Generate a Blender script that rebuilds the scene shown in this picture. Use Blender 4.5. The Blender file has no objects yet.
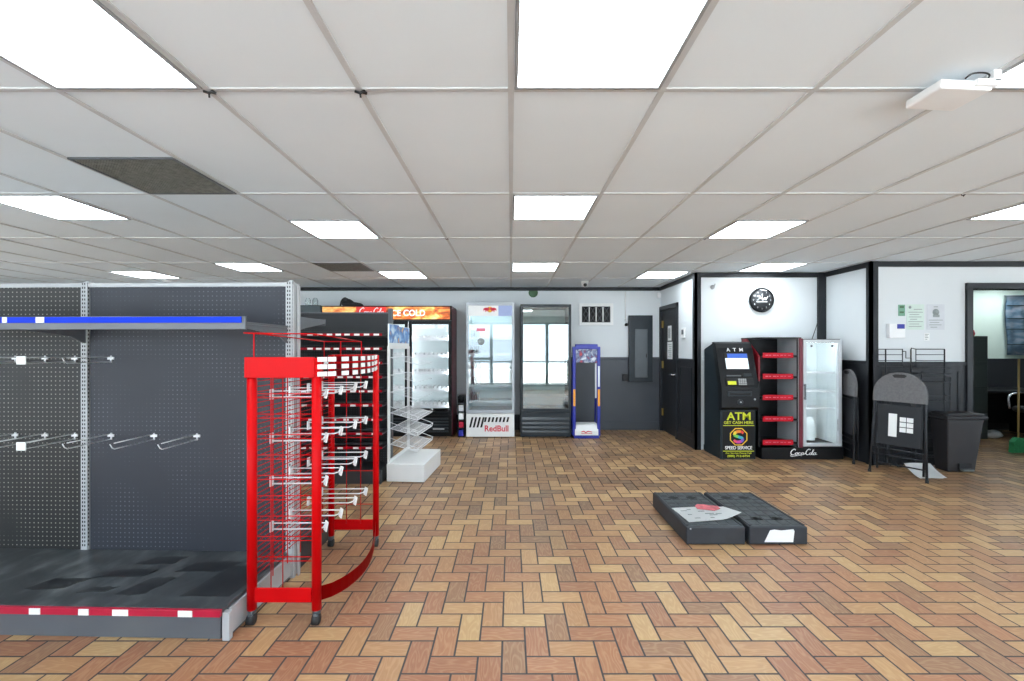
import bpy, bmesh, math, random
from mathutils import Vector, Matrix
random.seed(7)
R = math.radians
SC = bpy.context.scene
COL = SC.collection

# ------------------------------------------------------------------ camera, world, exposure
cam_data = bpy.data.cameras.new('camera')
cam_data.sensor_width = 36.0
cam_data.lens = 449.0 / 1024.0 * 36.0
cam_data.shift_x = 1.0 / 1024.0
cam_data.shift_y = 7.5 / 1024.0
cam_data.clip_start = 0.05
cam = bpy.data.objects.new('camera', cam_data)
COL.objects.link(cam)
cam.location = (0, 0, 1.40)
cam.rotation_euler = (R(90), 0, 0)
SC.camera = cam
SC.view_settings.view_transform = 'Standard'
SC.view_settings.look = 'None'
SC.view_settings.exposure = 0.84
SC.view_settings.gamma = 1.0
SC.view_settings.use_curve_mapping = False
W = bpy.data.worlds.new('overcast_sky')
SC.world = W
W.use_nodes = True
bg = W.node_tree.nodes['Background']
bg.inputs['Color'].default_value = (0.74, 0.88, 1.0, 1)
bg.inputs['Strength'].default_value = 3.2
sun_data = bpy.data.lights.new('sun', 'SUN')      # lights the pavement outside the shop front
sun_data.energy = 24.0
sun_data.angle = R(2)
sun = bpy.data.objects.new('sun', sun_data)
COL.objects.link(sun)
sun.rotation_euler = (R(-32), 0, 0)                # from behind the building, high
LAMP = 8.2          # strength of the ceiling light diffusers
TUBE = 4.4          # strength of the cooler lamps

# ------------------------------------------------------------------ materials
def srgb(r, g, b):
    def f(c):
        c = c / 255.0
        return c / 12.92 if c <= 0.04045 else ((c + 0.055) / 1.055) ** 2.4
    return (f(r), f(g), f(b), 1.0)

MATS = {}
def mat(name, rgb, rough=0.5, metal=0.0, var=0.06, scale=6.0, bump=0.0, emit=0.0, spec=0.5):
    if name in MATS: return MATS[name]
    m = bpy.data.materials.new(name); m.use_nodes = True
    nt = m.node_tree; b = nt.nodes['Principled BSDF']
    c = srgb(*rgb)
    b.inputs['Roughness'].default_value = rough
    b.inputs['Metallic'].default_value = metal
    b.inputs['Specular IOR Level'].default_value = spec
    tc = nt.nodes.new('ShaderNodeTexCoord')
    nz = nt.nodes.new('ShaderNodeTexNoise'); nz.inputs['Scale'].default_value = scale
    nz.inputs['Detail'].default_value = 4
    nt.links.new(tc.outputs['Object'], nz.inputs['Vector'])
    rp = nt.nodes.new('ShaderNodeValToRGB')
    rp.color_ramp.elements[0].position = 0.3; rp.color_ramp.elements[1].position = 0.7
    rp.color_ramp.elements[0].color = tuple(max(0, x * (1 - var)) for x in c[:3]) + (1,)
    rp.color_ramp.elements[1].color = tuple(min(1, x * (1 + var)) for x in c[:3]) + (1,)
    nt.links.new(nz.outputs['Fac'], rp.inputs['Fac'])
    nt.links.new(rp.outputs['Color'], b.inputs['Base Color'])
    if bump:
        bp = nt.nodes.new('ShaderNodeBump'); bp.inputs['Strength'].default_value = bump
        bp.inputs['Distance'].default_value = 0.004
        nz2 = nt.nodes.new('ShaderNodeTexNoise'); nz2.inputs['Scale'].default_value = scale * 12
        nt.links.new(tc.outputs['Object'], nz2.inputs['Vector'])
        nt.links.new(nz2.outputs['Fac'], bp.inputs['Height'])
        nt.links.new(bp.outputs['Normal'], b.inputs['Normal'])
    if emit:
        nt.links.new(rp.outputs['Color'], b.inputs['Emission Color'])
        b.inputs['Emission Strength'].default_value = emit
    MATS[name] = m
    return m

def glass_mat(name, refl, tint=(1, 1, 1, 1), rough=0.02):
    m = bpy.data.materials.new(name); m.use_nodes = True
    nt = m.node_tree; nt.nodes.clear()
    o = nt.nodes.new('ShaderNodeOutputMaterial'); mx = nt.nodes.new('ShaderNodeMixShader')
    t = nt.nodes.new('ShaderNodeBsdfTransparent'); g = nt.nodes.new('ShaderNodeBsdfGlossy')
    t.inputs['Color'].default_value = tint; g.inputs['Roughness'].default_value = rough
    lw = nt.nodes.new('ShaderNodeLayerWeight'); lw.inputs['Blend'].default_value = 0.25
    ma = nt.nodes.new('ShaderNodeMath'); ma.operation = 'MULTIPLY_ADD'
    ma.inputs[1].default_value = 0.6; ma.inputs[2].default_value = refl; ma.use_clamp = True
    nt.links.new(lw.outputs['Fresnel'], ma.inputs[0])
    nt.links.new(ma.outputs[0], mx.inputs[0])
    nt.links.new(t.outputs[0], mx.inputs[1]); nt.links.new(g.outputs[0], mx.inputs[2])
    nt.links.new(mx.outputs[0], o.inputs['Surface'])
    MATS[name] = m
    return m

class NG:
    """small helper to chain math nodes"""
    def __init__(s, nt): s.nt = nt
    def m(s, op, a, b=None, c=None, clamp=False):
        n = s.nt.nodes.new('ShaderNodeMath'); n.operation = op; n.use_clamp = clamp
        for k, v in enumerate((a, b, c)):
            if v is None: continue
            if isinstance(v, (int, float)): n.inputs[k].default_value = v
            else: s.nt.links.new(v, n.inputs[k])
        return n.outputs[0]
    def mix(s, f, a, b, blend='MIX'):
        n = s.nt.nodes.new('ShaderNodeMix'); n.data_type = 'RGBA'; n.blend_type = blend
        for k, v in ((0, f), (6, a), (7, b)):
            if isinstance(v, (int, float, tuple)): n.inputs[k].default_value = v
            else: s.nt.links.new(v, n.inputs[k])
        return n.outputs[2]
    def xyz(s, x, y, z):
        n = s.nt.nodes.new('ShaderNodeCombineXYZ')
        for k, v in enumerate((x, y, z)):
            if isinstance(v, (int, float)): n.inputs[k].default_value = v
            else: s.nt.links.new(v, n.inputs[k])
        return n.outputs[0]
    def ramp(s, f, stops, const=False):
        n = s.nt.nodes.new('ShaderNodeValToRGB'); cr = n.color_ramp
        if const: cr.interpolation = 'CONSTANT'
        while len(cr.elements) < len(stops): cr.elements.new(0.5)
        for e, (p, c) in zip(cr.elements, stops): e.position = p; e.color = c
        s.nt.links.new(f, n.inputs['Fac'])
        return n.outputs['Color']
    def noise(s, vec, scale, detail=3, dist=0.0):
        n = s.nt.nodes.new('ShaderNodeTexNoise')
        n.inputs['Scale'].default_value = scale; n.inputs['Detail'].default_value = detail
        n.inputs['Distortion'].default_value = dist
        s.nt.links.new(vec, n.inputs['Vector'])
        return n.outputs['Fac']

def floor_mat():
    m = bpy.data.materials.new('herringbone_quarry_tile'); m.use_nodes = True
    nt = m.node_tree; b = nt.nodes['Principled BSDF']; g = NG(nt)
    tc = nt.nodes.new('ShaderNodeTexCoord'); sp = nt.nodes.new('ShaderNodeSeparateXYZ')
    nt.links.new(tc.outputs['Object'], sp.inputs[0])
    w = 0.1085
    u = g.m('DIVIDE', g.m('SUBTRACT', sp.outputs[0], 0.0675), w)
    v = g.m('DIVIDE', g.m('SUBTRACT', sp.outputs[1], 1.929), w)
    i = g.m('FLOOR', u); j = g.m('FLOOR', v)
    fx = g.m('SUBTRACT', u, i); fy = g.m('SUBTRACT', v, j)
    k = g.m('FLOORED_MODULO', g.m('ADD', g.m('SUBTRACT', i, j), 0.25), 4.0)
    k = g.m('FLOOR', k)
    isv = g.m('GREATER_THAN', k, 1.5); ish = g.m('SUBTRACT', 1.0, isv)
    kk = g.m('SUBTRACT', 3.0, k)
    a = g.m('ADD', g.m('MULTIPLY', ish, g.m('ADD', fx, k)), g.m('MULTIPLY', isv, g.m('ADD', fy, kk)))
    c = g.m('ADD', g.m('MULTIPLY', ish, fy), g.m('MULTIPLY', isv, fx))
    ix = g.m('SUBTRACT', i, g.m('MULTIPLY', ish, k))
    iy = g.m('SUBTRACT', j, g.m('MULTIPLY', isv, kk))
    wn = nt.nodes.new('ShaderNodeTexWhiteNoise'); wn.noise_dimensions = '3D'
    nt.links.new(g.xyz(g.m('ADD', ix, 0.5), g.m('ADD', iy, 0.5), isv), wn.inputs['Vector'])
    rnd = wn.outputs['Value']
    front = g.ramp(rnd, [(0.0, srgb(158, 102, 76)), (0.16, srgb(172, 118, 86)), (0.32, srgb(182, 138, 98)),
                         (0.5, srgb(192, 154, 110)), (0.66, srgb(164, 108, 80)), (0.76, srgb(198, 166, 120)),
                         (0.9, srgb(150, 110, 84))], True)
    back = g.ramp(rnd, [(0.0, srgb(138, 100, 70)), (0.2, srgb(164, 128, 90)), (0.36, srgb(148, 108, 74)),
                        (0.52, srgb(178, 144, 102)), (0.68, srgb(120, 88, 64)), (0.78, srgb(192, 160, 114)),
                        (0.9, srgb(104, 78, 60))], True)
    big = g.noise(tc.outputs['Object'], 0.45, 2)
    back_mix = g.m('MULTIPLY', g.m('SUBTRACT', g.m('ADD', sp.outputs[1], g.m('MULTIPLY', big, 3.0)), 3.6), 0.45, clamp=True)  # blends to the browner tile palette towards the back, edge broken by noise
    base = g.mix(back_mix, front, back)
    seed = g.m('MULTIPLY', rnd, 97.0)
    warp = g.noise(g.xyz(g.m('MULTIPLY', a, 0.55), g.m('MULTIPLY', c, 2.2), seed), 1.0, 1)
    rings = g.m('SINE', g.m('ADD', g.m('MULTIPLY', warp, 44.0), g.m('MULTIPLY', c, 9.0)))
    rings = g.m('MULTIPLY', g.m('ADD', rings, 1.0), 0.5)
    fine = g.noise(g.xyz(g.m('MULTIPLY', a, 2.0), g.m('MULTIPLY', c, 14.0), seed), 1.6, 4)
    grain = g.m('ADD', g.m('MULTIPLY', g.m('POWER', rings, 3.0), 0.32), g.m('MULTIPLY', fine, 0.5))
    dark = g.mix(1.0, base, (0.80, 0.71, 0.62, 1), 'MULTIPLY')
    lite = g.mix(0.36, base, srgb(222, 192, 148))
    colr = g.mix(grain, dark, lite)
    colr = g.mix(g.m('MULTIPLY', g.noise(tc.outputs['Object'], 9.0, 4), 0.16), colr, srgb(120, 96, 82))
    e1 = g.m('MINIMUM', a, g.m('SUBTRACT', 2.0, a)); e2 = g.m('MINIMUM', c, g.m('SUBTRACT', 1.0, c))
    ed = g.m('MINIMUM', e1, e2)
    gm = g.m('SUBTRACT', 1.0, g.m('MULTIPLY', g.m('SUBTRACT', ed, 0.03), 50.0, clamp=True))
    colr = g.mix(gm, colr, srgb(66, 64, 66))
    nt.links.new(colr, b.inputs['Base Color'])
    rg = g.m('ADD', 0.27, g.m('MULTIPLY', g.noise(tc.outputs['Object'], 3.0, 4), 0.22))
    rg = g.m('ADD', rg, g.m('MULTIPLY', gm, 0.4))
    nt.links.new(rg, b.inputs['Roughness'])
    bp = nt.nodes.new('ShaderNodeBump'); bp.inputs['Strength'].default_value = 0.5; bp.inputs['Distance'].default_value = 0.003
    nt.links.new(g.m('SUBTRACT', g.m('MULTIPLY', fine, 0.15), gm), bp.inputs['Height'])
    nt.links.new(bp.outputs['Normal'], b.inputs['Normal'])
    return m

def peg_mat(name, rgb, dot, dot_cut):
    """perforated steel panel: small holes on a one-inch grid"""
    m = bpy.data.materials.new(name); m.use_nodes = True
    nt = m.node_tree; b = nt.nodes['Principled BSDF']; g = NG(nt)
    tc = nt.nodes.new('ShaderNodeTexCoord'); sp = nt.nodes.new('ShaderNodeSeparateXYZ')
    nt.links.new(tc.outputs['Object'], sp.inputs[0])
    p = 0.0275
    fx = g.m('SUBTRACT', g.m('FRACT', g.m('DIVIDE', sp.outputs[0], p)), 0.5)
    fz = g.m('SUBTRACT', g.m('FRACT', g.m('DIVIDE', sp.outputs[2], p)), 0.5)
    d = g.m('SQRT', g.m('ADD', g.m('MULTIPLY', fx, fx), g.m('MULTIPLY', fz, fz)))
    hole = g.m('SUBTRACT', 1.0, g.m('MULTIPLY', g.m('SUBTRACT', d, 0.10), 14.0, clamp=True))
    patch = g.m('MULTIPLY', g.m('SUBTRACT', g.noise(tc.outputs['Object'], 2.6, 3), dot_cut), 7.0, clamp=True)  # noise patches in which the lighter dots show
    hole = g.m('MULTIPLY', hole, patch)
    c0 = srgb(*rgb)
    n = g.noise(tc.outputs['Object'], 3.0, 4)
    base = g.mix(n, tuple(x * 0.8 for x in c0[:3]) + (1,), tuple(x * 1.2 for x in c0[:3]) + (1,))
    nt.links.new(g.mix(hole, base, srgb(*dot)), b.inputs['Base Color'])
    b.inputs['Roughness'].default_value = 0.55
    MATS[name] = m
    return m

def art_mat(name, stops, scale, stretch=(1, 1, 1), rough=0.4, emit=0.0, dist=0.6):
    """printed picture: noise through a colour ramp"""
    m = bpy.data.materials.new(name); m.use_nodes = True
    nt = m.node_tree; b = nt.nodes['Principled BSDF']; g = NG(nt)
    tc = nt.nodes.new('ShaderNodeTexCoord'); mp = nt.nodes.new('ShaderNodeMapping')
    mp.inputs['Scale'].default_value = stretch
    nt.links.new(tc.outputs['Object'], mp.inputs[0])
    c = g.ramp(g.noise(mp.outputs[0], scale, 4, dist), [(p, srgb(*k)) for p, k in stops])
    nt.links.new(c, b.inputs['Base Color']); b.inputs['Roughness'].default_value = rough
    if emit:
        nt.links.new(c, b.inputs['Emission Color']); b.inputs['Emission Strength'].default_value = emit
    MATS[name] = m
    return m

M_floor = floor_mat()
M_ceil = mat('ceiling_tile', (226, 233, 238), 0.9, var=0.02, scale=1.3, bump=0.05)
M_grid = mat('ceiling_grid_metal', (196, 197, 198), 0.5)
M_white = mat('white_wall_paint', (216, 221, 224), 0.7, var=0.015, scale=1.5)
M_slate = mat('slate_wall_paint', (66, 70, 77), 0.45, var=0.08, scale=2.0)
M_black = mat('black_trim_paint', (40, 42, 46), 0.4, var=0.08, spec=0.25)
M_office = mat('pale_green_wall_paint', (206, 220, 208), 0.7, var=0.02)
M_light = mat('light_diffuser', (238, 249, 255), 0.5, var=0.0, emit=LAMP)
M_frame = mat('white_enamel', (232, 233, 232), 0.4, var=0.02)
M_gondola = mat('grey_shelf_steel', (92, 96, 101), 0.42, var=0.05)
M_lightsteel = mat('light_grey_steel', (172, 174, 176), 0.42, var=0.05)
M_charsteel = mat('charcoal_steel', (52, 54, 58), 0.45, var=0.12)
M_red = mat('red_enamel', (192, 4, 10), 0.4, var=0.05, spec=0.12)
M_redstrip = mat('crimson_price_strip', (176, 12, 52), 0.45, var=0.08, scale=14)
M_darkred = mat('dark_red_strip', (150, 10, 30), 0.45, var=0.05, spec=0.2)
M_deepred = mat('deep_red_panel', (128, 18, 32), 0.4, var=0.05)
M_blue = mat('blue_price_strip', (14, 52, 190), 0.4, var=0.05, spec=0.1)
M_tag = mat('white_paper_tag', (236, 236, 234), 0.6, var=0.03, scale=40)
M_paper = mat('white_paper', (236, 238, 238), 0.7, var=0.02)
M_chrome = mat('chrome_wire', (214, 216, 220), 0.22, 0.9, var=0.02)
M_zinc = mat('zinc_wire', (222, 224, 226), 0.35, 0.3, var=0.02)
M_rubber = mat('dark_rubber', (34, 34, 36), 0.6)
M_castor = mat('grey_castor_plastic', (84, 88, 92), 0.4)
M_whiteplastic = mat('white_plastic', (236, 237, 238), 0.4, var=0.02)
M_whitewire = mat('white_coated_wire', (232, 234, 236), 0.4, var=0.02)
M_blackcab = mat('black_cooler_enamel', (18, 19, 21), 0.35, var=0.1, spec=0.25)
M_maroon = mat('maroon_cooler_side', (112, 40, 54), 0.35, var=0.1)
M_inner = mat('white_cooler_lining', (232, 240, 240), 0.45, var=0.02)
M_tube = mat('cooler_lamp_tube', (236, 248, 255), 0.4, var=0.0, emit=TUBE * 3)
M_silver_dark = mat('cooler_silver_frame', (168, 174, 180), 0.35, 0.2, var=0.03)
M_silver = mat('silver_grey_enamel', (206, 210, 213), 0.35, 0.2, var=0.03)
M_dkgrey = mat('dark_grey_enamel', (46, 52, 57), 0.35, var=0.06, spec=0.25)
M_steelgrey = mat('brushed_steel_grey', (120, 128, 132), 0.3, 0.6, var=0.06)
M_navy = mat('royal_blue_enamel', (34, 44, 150), 0.35, var=0.05)
M_orange = mat('orange_sticker', (238, 160, 30), 0.45)
M_yellow = mat('lime_yellow_print', (214, 222, 40), 0.5, var=0.02)
M_gold = mat('sun_yellow_print', (244, 196, 50), 0.45, var=0.02)
M_logored = mat('logo_red_print', (206, 30, 62), 0.45, var=0.02)
M_printwhite = mat('white_print', (244, 244, 244), 0.5, var=0.01)
M_atmside = mat('blue_black_atm_body', (34, 44, 50), 0.4, var=0.06, spec=0.25)
M_atmblack = mat('atm_black_plastic', (20, 21, 24), 0.38, var=0.08, spec=0.25)
M_fabric = mat('grey_chair_fabric', (104, 104, 106), 0.9, var=0.15, scale=60, bump=0.3)
M_chairmetal = mat('black_chair_metal', (44, 46, 50), 0.4, var=0.08, spec=0.25)
M_binplastic = mat('charcoal_bin_plastic', (40, 39, 42), 0.5, var=0.06, bump=0.05)
M_crate = mat('black_crate_plastic', (44, 48, 54), 0.5, var=0.14, scale=9, bump=0.1)
M_cratetop = mat('dusty_black_plastic', (52, 58, 62), 0.55, var=0.35, scale=14, bump=0.2)
M_brass = mat('brass_hinge', (186, 158, 84), 0.35, 0.7)
M_green = mat('green_disc_paint', (66, 104, 70), 0.5)
M_greencard = mat('green_card', (112, 160, 136), 0.6)
M_palegreen = mat('pale_green_paper', (206, 222, 214), 0.7)
M_inkgrey = mat('grey_print', (150, 158, 158), 0.7)
M_teal = mat('dark_teal_enamel', (42, 58, 62), 0.4)
M_screen = mat('lit_atm_screen', (216, 230, 236), 0.3, var=0.04, scale=3, emit=0.35)
M_screenblue = mat('lit_atm_screen_blue', (50, 90, 180), 0.3, var=0.04, emit=0.25)
M_greyside = mat('light_grey_panel', (186, 190, 194), 0.45, var=0.03)
M_ventdark = mat('vent_dark_mesh', (118, 117, 110), 0.6, var=0.3, scale=30)
M_dark = mat('dark_recess', (22, 23, 25), 0.7)
M_pinkprint = mat('pink_print', (214, 110, 132), 0.5)
M_broom = mat('green_broom_bristle', (56, 150, 96), 0.8, var=0.2, scale=50)
M_wood = mat('pale_broom_handle', (176, 150, 96), 0.6)
M_concrete = mat('pale_concrete', (188, 190, 188), 0.9, var=0.08, scale=2)
M_iron = mat('iron_railing', (70, 72, 74), 0.5)
M_redplastic = mat('red_knit', (190, 40, 52), 0.7)
M_glasspane = glass_mat('window_glass', 0.04)
M_coolglass = glass_mat('cooler_glass', 0.05)
M_reflglass = glass_mat('bright_cooler_glass', 0.10, (0.92, 0.97, 0.98, 1))
M_mirrorglass = glass_mat('mirrored_cooler_glass', 0.24, (0.85, 0.93, 0.92, 1))
M_clear = glass_mat('clear_plastic', 0.12, (0.85, 0.9, 0.9, 1))
M_pegL = peg_mat('black_perforated_panel', (20, 20, 20), (146, 144, 134), 0.30)
M_pegR = peg_mat('slate_perforated_panel', (37, 40, 49), (92, 96, 104), 0.44)
M_pegB = peg_mat('dark_perforated_panel', (36, 38, 41), (92, 94, 98), 0.30)
M_cola = art_mat('iced_drink_photo', [(0.28, (250, 226, 160)), (0.42, (240, 180, 90)), (0.55, (214, 104, 34)), (0.7, (120, 44, 18))], 5.0, (1.2, 1, 2.2), emit=0.25)
M_bluepic = art_mat('blue_white_picture', [(0.35, (222, 236, 246)), (0.5, (110, 160, 214)), (0.6, (60, 110, 180)), (0.7, (228, 176, 110))], 9.0)
M_bluegreypic = art_mat('team_picture', [(0.35, (220, 224, 230)), (0.48, (120, 130, 160)), (0.58, (60, 66, 110)), (0.72, (196, 60, 60))], 16.0)
M_chart = art_mat('blue_grey_curtain_print', [(.3, (196, 198, 208)), (.5, (130, 158, 180)), (.65, (100, 124, 146)), (.75, (190, 206, 210))], 4.0, (1, 1, 2.5))
M_packs = art_mat('coloured_packets', [(0.35, (40, 60, 160)), (0.45, (220, 222, 226)), (0.55, (210, 40, 70)), (0.65, (60, 60, 66))], 20.0)

# ------------------------------------------------------------------ mesh builder
def root_of(o):
    while o.parent: o = o.parent
    return o

class MB:
    def __init__(s): s.bm = bmesh.new(); s.M = Matrix()
    def _fin(s, verts, mi=0, smooth=False):
        fs = set()
        for v in verts:
            for f in v.link_faces: fs.add(f)
        for f in fs: f.material_index = mi; f.smooth = smooth
        bmesh.ops.transform(s.bm, matrix=s.M, verts=list(verts))
        return s
    def box(s, x0, x1, y0, y1, z0, z1, bev=0.0, mi=0, seg=2):
        vs = [s.bm.verts.new((x, y, z)) for z in (z0, z1) for y in (y0, y1) for x in (x0, x1)]
        q = [(0, 2, 3, 1), (4, 5, 7, 6), (0, 1, 5, 4), (2, 6, 7, 3), (0, 4, 6, 2), (1, 3, 7, 5)]
        fs = [s.bm.faces.new([vs[k] for k in f]) for f in q]
        if bev > 0:
            es = list({e for f in fs for e in f.edges})
            r = bmesh.ops.bevel(s.bm, geom=es, offset=bev, segments=seg, affect='EDGES', profile=0.5)
            vs = list({v for f in r['faces'] for v in f.verts} | {v for v in vs if v.is_valid})
            # everything connected
            seen = set(vs); st = list(vs)
            while st:
                v = st.pop()
                for e in v.link_edges:
                    o = e.other_vert(v)
                    if o not in seen: seen.add(o); st.append(o)
            vs = list(seen)
        return s._fin(vs, mi)
    def tube(s, pts, r, n=8, mi=0, closed=False, rz=None):
        pts = [Vector(p) for p in pts]; rings = []; N = len(pts)
        prev = None
        for k, p in enumerate(pts):
            if closed: d = (pts[(k + 1) % N] - pts[k - 1]).normalized()
            elif k == 0: d = (pts[1] - p).normalized()
            elif k == N - 1: d = (p - pts[k - 1]).normalized()
            else: d = ((pts[k + 1] - p).normalized() + (p - pts[k - 1]).normalized())
            d = d.normalized() if d.length > 1e-6 else (pts[k] - pts[k - 1]).normalized()
            if prev is None:
                up = Vector((0, 0, 1)) if abs(d.z) < 0.9 else Vector((0, 1, 0))
                a = d.cross(up).normalized()
            else:
                a = (prev - d * prev.dot(d)).normalized()
            prev = a; b = d.cross(a)
            rr = r[k] if isinstance(r, (list, tuple)) else r
            rings.append([s.bm.verts.new(p + a * math.cos(2 * math.pi * q / n) * rr + b * math.sin(2 * math.pi * q / n) * rr) for q in range(n)])
        for k in range(N if closed else N - 1):
            A, B = rings[k], rings[(k + 1) % N]
            for q in range(n): s.bm.faces.new((A[q], A[(q + 1) % n], B[(q + 1) % n], B[q]))
        if not closed:
            s.bm.faces.new(rings[0][::-1]); s.bm.faces.new(rings[-1])
        s._fin([v for g in rings for v in g], mi, n > 4)
        return s
    def cyl(s, p0, p1, r0, r1=None, n=24, mi=0):
        r1 = r0 if r1 is None else r1
        return s.tube([p0, p1], [r0, r1], n, mi)
    def lathe(s, prof, c, n=28, mi=0, axis='Z'):
        rings = []
        for r, h in prof:
            ring = []
            for q in range(n):
                a = 2 * math.pi * q / n
                if axis == 'Z': p = (c[0] + r * math.cos(a), c[1] + r * math.sin(a), c[2] + h)
                else: p = (c[0] + r * math.cos(a), c[1] - h, c[2] + r * math.sin(a))
                ring.append(s.bm.verts.new(p))
            rings.append(ring)
        for A, B in zip(rings, rings[1:]):
            for q in range(n): s.bm.faces.new((A[q], A[(q + 1) % n], B[(q + 1) % n], B[q]))
        s.bm.faces.new(rings[0][::-1]); s.bm.faces.new(rings[-1])
        return s._fin([v for g in rings for v in g], mi, True)
    def prism(s, poly, axis, a, b, mi=0):
        """poly: 2D outline; axis X -> (y,z), Y -> (x,z), Z -> (x,y)"""
        def mk(p, h):
            return {'X': (h, p[0], p[1]), 'Y': (p[0], h, p[1]), 'Z': (p[0], p[1], h)}[axis]
        A = [s.bm.verts.new(mk(p, a)) for p in poly]; B = [s.bm.verts.new(mk(p, b)) for p in poly]
        n = len(poly)
        s.bm.faces.new(A[::-1]); s.bm.faces.new(B)
        for k in range(n): s.bm.faces.new((A[k], A[(k + 1) % n], B[(k + 1) % n], B[k]))
        return s._fin(A + B, mi)
    def grid(s, f, nu, nv, thick=0.0, mi=0):
        """sheet from a function f(u,v); thick gives it depth"""
        P = [[s.bm.verts.new(f(u / nu, v / nv)) for u in range(nu + 1)] for v in range(nv + 1)]
        fs = []
        for v in range(nv):
            for u in range(nu): fs.append(s.bm.faces.new((P[v][u], P[v][u + 1], P[v + 1][u + 1], P[v + 1][u])))
        vs = [q for r in P for q in r]
        if thick:
            r = bmesh.ops.solidify(s.bm, geom=fs, thickness=thick)
            vs = list(set(vs) | {g for g in r['geom'] if isinstance(g, bmesh.types.BMVert)})
        return s._fin(vs, mi, True)
    def text(s, body, cx, y, z0, h, width=None, bold=0.0, mi=0, t=0.002, shear=0.0):
        """lettering facing -Y, centred on cx, baseline z0, cap height h"""
        cu = bpy.data.curves.new('lettering', 'FONT'); cu.body = body; cu.extrude = 0.0; cu.offset = bold; cu.shear = shear
        cu.resolution_u = 4
        ob = bpy.data.objects.new('lettering', cu)
        me = bpy.data.meshes.new_from_object(ob)
        xs = [v.co.x for v in me.vertices]; ys = [v.co.y for v in me.vertices]
        if not xs: return s
        k = h / 0.69
        wid = (max(xs) - min(xs)); kx = k if width is None else width / wid
        mid = (max(xs) + min(xs)) / 2
        mt = Matrix(((kx, 0, 0, cx - mid * kx), (0, 0, -1, y), (0, k, 0, z0), (0, 0, 0, 1)))
        old = set(s.bm.verts)
        me.transform(mt)
        s.bm.from_mesh(me)
        new = [v for v in s.bm.verts if v not in old]
        fs = list({f for v in new for f in v.link_faces})
        r = bmesh.ops.extrude_face_region(s.bm, geom=fs)
        ev = [g for g in r['geom'] if isinstance(g, bmesh.types.BMVert)]
        bmesh.ops.translate(s.bm, vec=(0, -t, 0), verts=ev)
        bpy.data.objects.remove(ob); bpy.data.meshes.remove(me); bpy.data.curves.remove(cu)
        return s._fin(new + ev, mi)
    def ribbon(s, pts, y, t=0.002, mi=0):
        """pen stroke facing -Y: pts = (x, z, halfwidth)"""
        L, Rr = [], []
        for k, (x, z, w) in enumerate(pts):
            a = pts[max(0, k - 1)]; b = pts[min(len(pts) - 1, k + 1)]
            d = Vector((b[0] - a[0], b[1] - a[1])); d = d.normalized() if d.length else Vector((1, 0))
            n = Vector((-d.y, d.x)) * w
            L.append((x + n.x, z + n.y)); Rr.append((x - n.x, z - n.y))
        vs = []
        for yy in (y, y - t):
            vs.append([s.bm.verts.new((p[0], yy, p[1])) for p in L]); vs.append([s.bm.verts.new((p[0], yy, p[1])) for p in Rr])
        a, b, c, d = vs
        for k in range(len(pts) - 1):
            for A, B in ((a, b), (b, d), (d, c), (c, a)):
                s.bm.faces.new((A[k], A[k + 1], B[k + 1], B[k]))
        s.bm.faces.new((a[0], b[0], d[0], c[0])); s.bm.faces.new((a[-1], c[-1], d[-1], b[-1]))
        return s._fin([q for g in vs for q in g], mi)
    def build(s, name, mats, parent=None):
        bmesh.ops.recalc_face_normals(s.bm, faces=s.bm.faces[:])
        me = bpy.data.meshes.new(name)
        if parent is not None:
            L = root_of(parent).location
            bmesh.ops.translate(s.bm, vec=(-L[0], -L[1], -L[2]), verts=s.bm.verts[:])
        s.bm.to_mesh(me); s.bm.free()
        for m in (mats if isinstance(mats, (list, tuple)) else [mats]): me.materials.append(m)
        o = bpy.data.objects.new(name, me); COL.objects.link(o)
        if parent is not None: o.parent = parent
        return o

def bx(*a, **k): return MB().box(*a, **k)
def tag(o, label, cat, group=None):
    o['label'] = label; o['category'] = cat
    if group: o['group'] = group
    return o
def thing(name, label, cat, loc, group=None):
    o = bpy.data.objects.new(name, None); COL.objects.link(o)
    o.empty_display_size = 0.1; o.location = loc
    return tag(o, label, cat, group)
def recenter(o):
    """put a single-mesh thing's origin at its base"""
    xs = [v.co for v in o.data.vertices]
    c = Vector((sum(v.x for v in xs) / len(xs), sum(v.y for v in xs) / len(xs), min(v.z for v in xs)))
    o.data.transform(Matrix.Translation(-c)); o.location = c
    return o
def single(name, mb, mats, label, cat, group=None):
    return tag(recenter(mb.build(name, mats)), label, cat, group)
def struct(name, mb, mats, parent=None):
    o = mb.build(name, mats, parent)
    if parent is None: o['kind'] = 'structure'
    return o
def dup(src, loc, label, group=None):
    r = src.copy(); COL.objects.link(r); r.location = loc; r['label'] = label
    if group: r['group'] = group
    for ch in src.children:
        c = ch.copy(); COL.objects.link(c); c.parent = r
        for g in ch.children:
            d = g.copy(); COL.objects.link(d); d.parent = c
    return r
def arc(c, r, a0, a1, n, plane='XZ', y=0.0):
    out = []
    for k in range(n + 1):
        a = R(a0 + (a1 - a0) * k / n)
        if plane == 'XZ': out.append((c[0] + r * math.cos(a), y, c[1] + r * math.sin(a)))
        else: out.append((c[0] + r * math.cos(a), c[1] + r * math.sin(a), y))
    return out
def spline(pts, n=8):
    out = []
    P = [pts[0]] + list(pts) + [pts[-1]]
    for k in range(1, len(P) - 2):
        for q in range(n):
            t = q / n
            out.append(tuple(0.5 * ((2 * P[k][i]) + (-P[k - 1][i] + P[k + 1][i]) * t + (2 * P[k - 1][i] - 5 * P[k][i] + 4 * P[k + 1][i] - P[k + 2][i]) * t * t + (-P[k - 1][i] + 3 * P[k][i] - 3 * P[k + 1][i] + P[k + 2][i]) * t ** 3) for i in range(len(pts[0]))))
    out.append(tuple(pts[-1]))
    return out

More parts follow.
